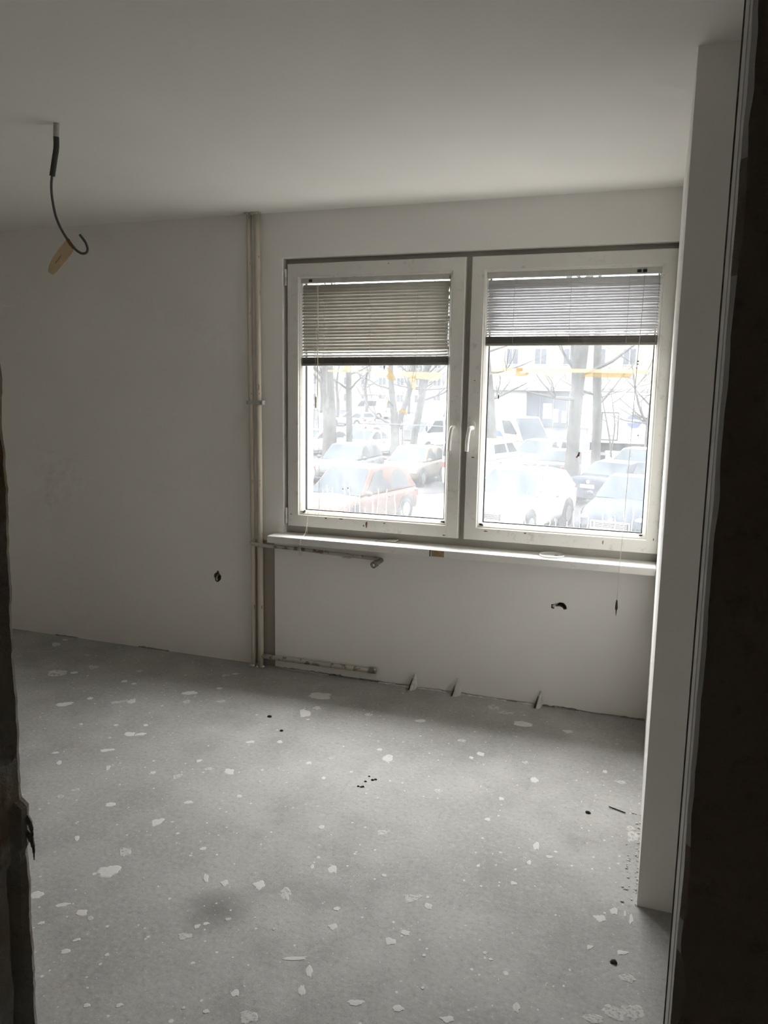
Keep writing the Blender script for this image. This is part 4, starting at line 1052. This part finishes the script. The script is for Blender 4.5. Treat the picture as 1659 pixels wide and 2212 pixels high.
car('small white panel van at the left edge of the right pane', -6.3, 30.0, 78, 'van', 4.2, 1.74, 1.84, P_WHITE, cat='van', name='panel_van', emblem=False)
car('distant white van parked beyond the silver estate car', -35.2, 96, 170, 'van', 5.4, 1.95, 2.5, P_WHITE, cat='van', name='panel_van', emblem=False)
dv = car('white delivery van with blue oval sign behind the small van', -7.5, 42.3, -40, 'van', 5.2, 1.98, 2.4, P_WHITE, cat='van', name='delivery_van', emblem=False, side_windows=1)

def lettering(txt, size, m, parent, loc, rot, name='lettering', width=None):
    cu = bpy.data.curves.new(name, 'FONT'); cu.body = txt; cu.size = size; cu.align_x = 'CENTER'; cu.align_y = 'CENTER'; cu.extrude = .004; cu.resolution_u = 3
    o = bpy.data.objects.new(name, cu); COL.objects.link(o)
    dg = bpy.context.evaluated_depsgraph_get(); me = bpy.data.meshes.new_from_object(o.evaluated_get(dg)); bpy.data.objects.remove(o)
    me.materials.clear(); me.materials.append(m)
    q = bpy.data.objects.new(name, me); COL.objects.link(q); q.parent = parent; q.location = loc; q.rotation_euler = rot
    if width:
        xs_ = [v.co.x for v in me.vertices]; k = width / (max(xs_) - min(xs_)); q.scale = (k, k, k)
    return q
def logo(parent, cx, y, cz, r, sgn):
    """blue disc cut by a white band with the firm's name; lies in the local xz plane facing sgn*y"""
    o = MB().lathe([(r, -.004), (r, .004)], 'y', (cx, y, cz), 32).build('logo_disc', P_LOGO, parent)
    MB().box(cx - r * .99, cx + r * .99, y - .007, y + .007, cz - r * .24, cz + r * .24).build('logo_band', P_WHITE, o)
    lettering('DANEX', .3, P_LOGO, o, (cx, y + sgn * .010, cz), (PI / 2, 0, 0 if sgn < 0 else PI), width=r * 1.85)
    return o
logo(dv, .1, -.99 - .012, 1.22, .43, -1)

# box lorry with short bonnet: cab, roof deflector, cargo box
def box_lorry(label, x, y, head):
    root = tag(empty('box_lorry', (x, y, G), math.radians(head)), label, 'lorry'); root.scale = (.93, .93, .93)
    b = MB(); b.rbox(-.2, 1.15, -1.0, 1.0, .55, 2.15, .12); b.rbox(1.0, 2.0, -.92, .92, .55, 1.35, .12)
    b.prism([(-.2, 1.2), (1.75, 1.25), (.95, 2.2), (.2, 2.32), (-.2, 2.32)], 'y', -.93, .93); b.build('cab', P_WHITE, root)
    F = (Vector((1.75, -.85, 1.28)), Vector((1.75, .85, 1.28)), Vector((.98, .80, 2.17)), Vector((.98, -.80, 2.17)))
    patch(F, RND, Vector((.75, 0, .65)).normalized(), .02).build('windscreen', M['screen'], root)
    for s in (-1, 1):
        q = [(.02, 1.38), (1.40, 1.38), (1.10, 1.62), (.72, 2.10), (.06, 2.10)]
        MB().prism(q, 'y', s * .995 - .02, s * .995 + .02).build('side_window', M['carglass'], root)
        MB().ellipsoid((1.62, s * 1.22, 1.65), (.07, .10, .20), 8, 6).build('wing_mirror', M['trim'], root, True)
        MB().ellipsoid((1.95, s * .68, 1.02), (.10, .18, .12), 10, 6).build('headlamp', M['lamp'], root, True)
        for ax in (1.15, -3.6):
            w_ = MB(); w_.lathe([(.25, -.12), (.40, -.11), (.42, -.08), (.42, .08), (.40, .11), (.25, .12)], 'y', (ax, s * .88, .42), 20); wh = w_.build('wheel', M['tyre'], root, True)
            MB().lathe([(.06, -.01), (.25, 0), (.25, .012)], 'y', (ax, s * 1.005, .42), 14).build('rim', M['alloy'], wh)
    b = MB(); b.rbox(1.90, 2.10, -.95, .95, .42, .78, .05); b.build('bumper', P_LGREY, root)
    MB().rbox(1.985, 2.04, -.55, .55, .82, 1.08, .02).build('grille', M['trim'], root)
    b = MB(); b.ellipsoid((.15, 0, 2.55), (.75, .90, .62), 16, 10); b.build('roof_deflector', P_WHITE, root, True)
    b = MB(); b.rbox(-5.2, -.30, -1.12, 1.12, .98, 3.28, .03); b.build('cargo_box', P_WHITE, root)
    b = MB(); b.box(-5.2, -.30, -1.13, 1.13, 3.20, 3.30); b.build('box_edge', P_SILVER, root)
    b = MB(); b.box(-5.1, .5, -.5, .5, .55, .98); b.build('chassis', M['trim'], root)
    return root
box_lorry('white box lorry with roof deflector behind the beige hatchback', -12.6, 44.9, -122)

# long container lorry standing across the view
tr = tag(empty('container_lorry', (0, 39.0, G)), 'white container lorry with blue disc sign behind the right pane', 'lorry')
b = MB(); b.rbox(-3.18, 3.6, 0, 2.4, 1.31, 3.71, .03); b.build('container', P_WHITE, tr)
MB().ring([(0, 0), (.045, 0), (.045, .02), (0, .02)], -2.60, -1.80, 1.44, 2.78, -.02).build('hatch_frame', M['trim'], tr)
hd_ = MB().box(-2.55, -1.85, -.012, 0, 1.49, 2.73).build('hatch_door', P_WHITE, tr)
for zz in (1.70, 2.25): MB().box(-2.65, -2.52, -.03, -.005, zz, zz + .05).build('hinge', M['alloy'], hd_)
MB().box(-2.18, -1.96, -.02, -.008, 1.62, 1.73).build('warning_plate', P_LGREY, hd_)
MB().box(-3.08, -2.88, -.012, 0, 1.66, 1.76).build('warning_plate', P_LGREY, tr)
logo(tr, -1.10, -.012, 2.38, .335, -1)
for k, (t_, zz) in enumerate((('e-mail: danex@danex.com', 1.845), ('tel/fax + 48 22 258 21', 1.67), ('tel. + 48 22 258 21', 1.515))):
    lettering(t_, .12, P_LGREY, tr, (-1.02, -.010, zz), (PI / 2, 0, 0), width=1.2 - .11 * k)
b = MB(); b.box(-3.1, 3.5, .5, 1.9, .80, 1.31); b.build('chassis', M['trim'], tr)
MB().box(-2.9, -1.4, .05, .12, .72, .85).build('side_guard', P_SILVER, tr)
for ax in (-2.2, 2.6):
    for yy in (.35, 2.05):
        w_ = MB(); w_.lathe([(.3, -.14), (.46, -.12), (.48, -.08), (.48, .08), (.46, .12), (.3, .14)], 'y', (ax, yy, .48), 18); wh = w_.build('wheel', M['tyre'], tr, True)

# street furniture (K: size of the more distant things, measured against the ground line)
K = .96
def cabinet(name, label, cat, x, y, w, h, d, col, cap):
    root = tag(empty(name, (x * K, y * K, G)), label, cat); root.scale = (K, K, K); m_ = flat(name + '_paint', col, .7)
    b = MB(); b.rbox(-w / 2, w / 2, 0, d, 0, h - .06, .015); b.build('case', m_, root)
    b = MB(); b.rbox(-w / 2 - .03, w / 2 + .03, -.03, d + .03, h - .07, h, .015); b.build('cap', flat(name + '_cap', cap, .7), root)
    MB().box(-w / 2 + .05, w / 2 - .05, -.012, 0, .08, h - .14).build('door', m_, root)
cabinet('utility_cabinet', 'tall pale grey utility cabinet right of the big trunk', 'cabinet', -2.6, 32.0, .42, 1.55, .35, (.20, .205, .21), (.24, .24, .25))
cabinet('concrete_planter', 'grey concrete bin with flat cap left of the big trunk', 'bin', -3.25, 25.6, .55, .95, .5, (.20, .205, .205), (.40, .40, .40))
cabinet('low_switch_box', 'low pale box beside the thin sapling', 'box', -1.75, 39.2, 1.15, 1.05, .5, (.26, .27, .27), (.45, .45, .45))
bar = tag(empty('metal_barrier', (-12.3, 32.6, G)), 'thin grey tube barrier crossing in front of the forked tree', 'barrier')
for xx in (0, 3.7): MB().tube([(xx, 0, 0), (xx, 0, 2.2)], .020, 8).build('post', P_LGREY, bar, True)
MB().tube([(0, 0, 2.2), (3.7, 0, 2.15)], .020, 8).build('top_rail', P_LGREY, bar, True)
pole = tag(empty('sign_post', (-10.9, 33.8, G)), 'slim grey sign post in front of the box lorry', 'post')
MB().tube([(0, 0, 0), (0, 0, 3.6)], .026, 8).build('pole', P_GREY, pole, True)
MB().rbox(.05, .42, -.02, .01, 1.45, 1.9, .01).build('sign_panel', P_LGREY, pole)

# ------------------------------------------------------------------ bare winter trees
M['bark'] = mat('bark', (.026, .026, .025), .95, var=.3, vscale=6, bump=.8, bscale=14, spec=.1)
def tree(label, x, y, stems, seed, twigs=3, spread=.55, name='bare_tree'):
    """stems: list of polylines [(x, y, z, radius)...] in local metres; branches grow from their upper parts"""
    random.seed(seed); root = tag(empty(name, (x * K, y * K, G)), label, 'tree', 'bare trees on the car park'); root.scale = (K, K, K)
    br = MB()
    def limb(p, d, length, r, depth):
        pts = [p]; rs = [r]; n = 5
        for k in range(n):
            d = (d + Vector((random.uniform(-.22, .22), random.uniform(-.22, .22), random.uniform(-.05, .2)))).normalized()
            p = p + d * (length / n); pts.append(p); rs.append(r * (1 - .8 * (k + 1) / n))
        br.tube(pts, rs, 5 if r > .03 else 3, caps=False)
        if depth > 0:
            for q in range(3 if depth > 1 else 4):
                i = random.randint(1, n); ax = Vector((random.uniform(-1, 1), random.uniform(-1, 1), random.uniform(-.15, .7))).normalized()
                limb(pts[i], (d + ax * spread * 1.6).normalized(), length * random.uniform(.45, .7), max(.004, rs[i] * .62), depth - 1)
    for si, stem in enumerate(stems):
        P = [Vector(q[:3]) for q in stem]; rr = [q[3] for q in stem]
        fine = smooth_curve(P, 5); nf = len(fine)
        rf = [rr[min(int(i / (nf - 1) * (len(rr) - 1)), len(rr) - 2)] * (1 - ((i / (nf - 1) * (len(rr) - 1)) % 1 if i < nf - 1 else 1)) + rr[min(int(i / (nf - 1) * (len(rr) - 1)), len(rr) - 2) + 1] * ((i / (nf - 1) * (len(rr) - 1)) % 1 if i < nf - 1 else 1) for i in range(nf)]
        MB().tube(fine, [r_ * (1 + .06 * noise.noise(Vector((i * .7, si, seed)))) for i, r_ in enumerate(rf)], 12).build('trunk', M['bark'], root, True)
        for k in range(twigs):
            i = random.randint(int(nf * .45), nf - 1); a = random.uniform(0, 2 * PI)
            limb(fine[i], Vector((math.cos(a), math.sin(a) * .6, random.uniform(-.1, .9))).normalized(), random.uniform(1.6, 3.2), max(.02, rf[i] * .35), 2)
        limb(fine[-1], (fine[-1] - fine[-3]).normalized(), 2.5, rf[-1] * .8, 3)
    br.build('branches', M['bark'], root)
    return root
tree('leaning trunk at the left edge of the right pane', -7.2, 35.4, [[(.14, 0, 0, .36), (-.02, 0, 2.0, .29), (-.16, 0, 3.8, .25), (-.30, 0, 5.2, .17), (-.5, 0, 7, .13)]], 2, 5)
tree('thick upright trunk in the middle of the right pane', -2.80, 28.4, [[(0, 0, 0, .32), (-.02, 0, 1.8, .23), (.02, 0, 3.6, .22), (.10, 0, 5.6, .26), (.2, .2, 7.5, .15)], [(.08, 0, 4.2, .12), (-.25, .1, 6.0, .13), (-.5, .2, 8.0, .09)]], 4, 6)
tree('slimmer trunk just right of the thick trunk', -2.20, 31.0, [[(0, 0, 0, .19), (-.02, 0, 2.5, .17), (-.12, 0, 4.6, .16), (-.20, 0, 7.5, .11)]], 6, 4)
tree('thin forked sapling in front of the container lorry', -1.85, 35.6, [[(0, 0, 0, .05), (-.06, 0, 1.4, .045), (-.30, 0, 2.6, .03), (-.62, 0, 3.9, .018)], [(-.03, 0, 1.3, .035), (.05, 0, 2.4, .028), (-.10, .1, 3.4, .02)]], 8, 4, name='sapling')
tree('branchy tree at the right edge of the right pane', -.24, 37.6, [[(-.10, 0, 0, .20), (-.15, 0, 2.0, .17), (-.1, 0, 3.2, .14), (.0, 0, 5.5, .10)], [(-.15, 0, 2.2, .07), (-.7, .1, 3.4, .05), (-1.1, .1, 5.2, .03)]], 10, 9)
tree('massive twin trunk at the left of the left pane', -16.35, 38.2, [[(0, 0, 0, .42), (0, 0, 2.2, .34), (-.10, 0, 4.2, .30), (-.2, 0, 7, .22)]], 12, 6)
tree('straight narrow trunk right of the twin trunk', -16.0, 40.2, [[(0, 0, 0, .20), (-.05, 0, 2.5, .17), (-.10, 0, 4.6, .15), (-.1, 0, 7, .11)]], 14, 4)
tree('forked tree rising between the parked cars in the left pane', -11.6, 34.6, [[(.10, 0, 0, .26), (.10, 0, 1.2, .22), (.05, 0, 2.4, .18), (-.15, 0, 4.2, .12), (-.2, 0, 6, .08)], [(.08, 0, 1.9, .14), (.45, 0, 2.9, .13), (.85, 0, 4.2, .12), (1.0, 0, 6, .09)]], 16, 6)
tree('leaning trunk in front of the box lorry', -11.3, 37.0, [[(-.15, 0, 0, .20), (.0, 0, 1.6, .18), (.25, 0, 3.0, .18), (.50, 0, 4.6, .16), (.7, 0, 6.5, .12)]], 18, 5)
FAR = [(-40, 96, 8.5), (-46, 108, 9.5), (-33, 88, 8), (-33, 112, 10), (-52, 118, 10), (-27.5, 92, 8.5), (-39, 124, 10)]
ORD = ('first', 'second', 'third', 'fourth', 'fifth', 'sixth', 'last')
rank = sorted(range(7), key=lambda i: FAR[i][0] / FAR[i][1])
for k, (x, y, h) in enumerate(FAR):
    tree('hazy far tree, %s from the left in the row beyond the car park' % ORD[rank.index(k)], x, y, [[(0, 0, 0, .22), (.1, 0, h * .25, .19), (-.1, 0, h * .5, .15), (.1, 0, h * .75, .08)]], 30 + k, 9, name='far_tree')['group'] = 'far row of bare trees'

# ------------------------------------------------------------------ houses across the street
def house(label, x0, x1, y, h, col, storeys, win_w, pitch, z_first, z_step, win_h, shop=None, first_x=None, name='town_house', dcol=None):
    root = tag(empty(name, (x0 * K, y * K, G)), label, 'building'); root.scale = (K, K, K); m_ = mat(name + '_render', col, .9, var=.05, vscale=.4)
    w = x1 - x0
    MB().box(0, w, 0, 10, 0, h).build('wall', m_, root)
    fx_ = first_x if first_x is not None else pitch * .5
    meF = MB().ring([(0, 0), (.09, 0), (.09, .10), (0, .10)], -win_w / 2, win_w / 2, 0, win_h, -.06); meF.box(-.04, .04, -.05, .02, .05, win_h - .05); meF = meF.mesh('window_frame', P_WHITE)
    meP = MB().box(-win_w / 2 + .05, win_w / 2 - .05, -.035, -.02, .05, win_h - .05).mesh('window_pane', M['carglass_far'])
    for s in range(storeys):
        n = int((w - fx_) / pitch)
        for k in range(n + 1):
            xx = fx_ + k * pitch
            if xx > w - win_w * .6: break
            f_ = share('window', meF, root, (xx, 0, z_first + s * z_step)); share('pane', meP, f_)
    return root
M['carglass_far'] = mat('house_window', (.025, .030, .038), .3, spec=.2)
P_CREAM = (.12, .104, .085)
hs = house('cream house with tall windows above a white shop band', -21.5, 16, 90, 13.5, P_CREAM, 3, 1.45, 3.17, 6.85, 3.3, 1.85, first_x=21.5 - 12.95 - 3.17 * 2)
MB().box(0, 37.5, -.45, .1, 4.35, 5.1).build('cornice', P_WHITE, hs)
MB().box(0, 37.5, -1.2, 0, 4.0, 4.35).build('canopy', P_SILVER, hs)
MB().box(0, 37.5, -.08, 0, 0, 4.0).build('ground_storey', mat('white_shop_front', (.30, .30, .30), .8, var=.04, vscale=.5), hs)
sf = MB().box(21.5 - 14.3, 21.5 - 9.6, -.14, -.04, 0, 3.95).build('shop_front', M['carglass_far'], hs)
for k in range(4): MB().box(21.5 - 14.3 + k * 1.5, 21.5 - 14.22 + k * 1.5, -.20, -.10, 0, 3.95).build('mullion', P_LGREY, sf)
for k, (xa, xb, za, zb) in enumerate(((-12.4, -11.4, .9, 2.6), (-11.2, -10.7, .5, 2.0), (-10.3, -9.75, .5, 1.8))):
    MB().rbox(21.5 + xa, 21.5 + xb, -.18, -.13, za, zb, .03).build('poster', P_WHITE, sf)
MB().box(0, 37.5, -.5, 10.4, 13.5, 13.9).build('roof_slab', P_LGREY, hs)
hl = house('long pale grey block far beyond the bare trees', -90, -25, 135, 11, (.07, .07, .07), 3, 1.5, 3.4, 1.6, 3.0, 1.5, name='apartment_block')
MB().box(0, 65, -.4, 10.4, 11, 11.35).build('roof_slab', P_LGREY, hl)
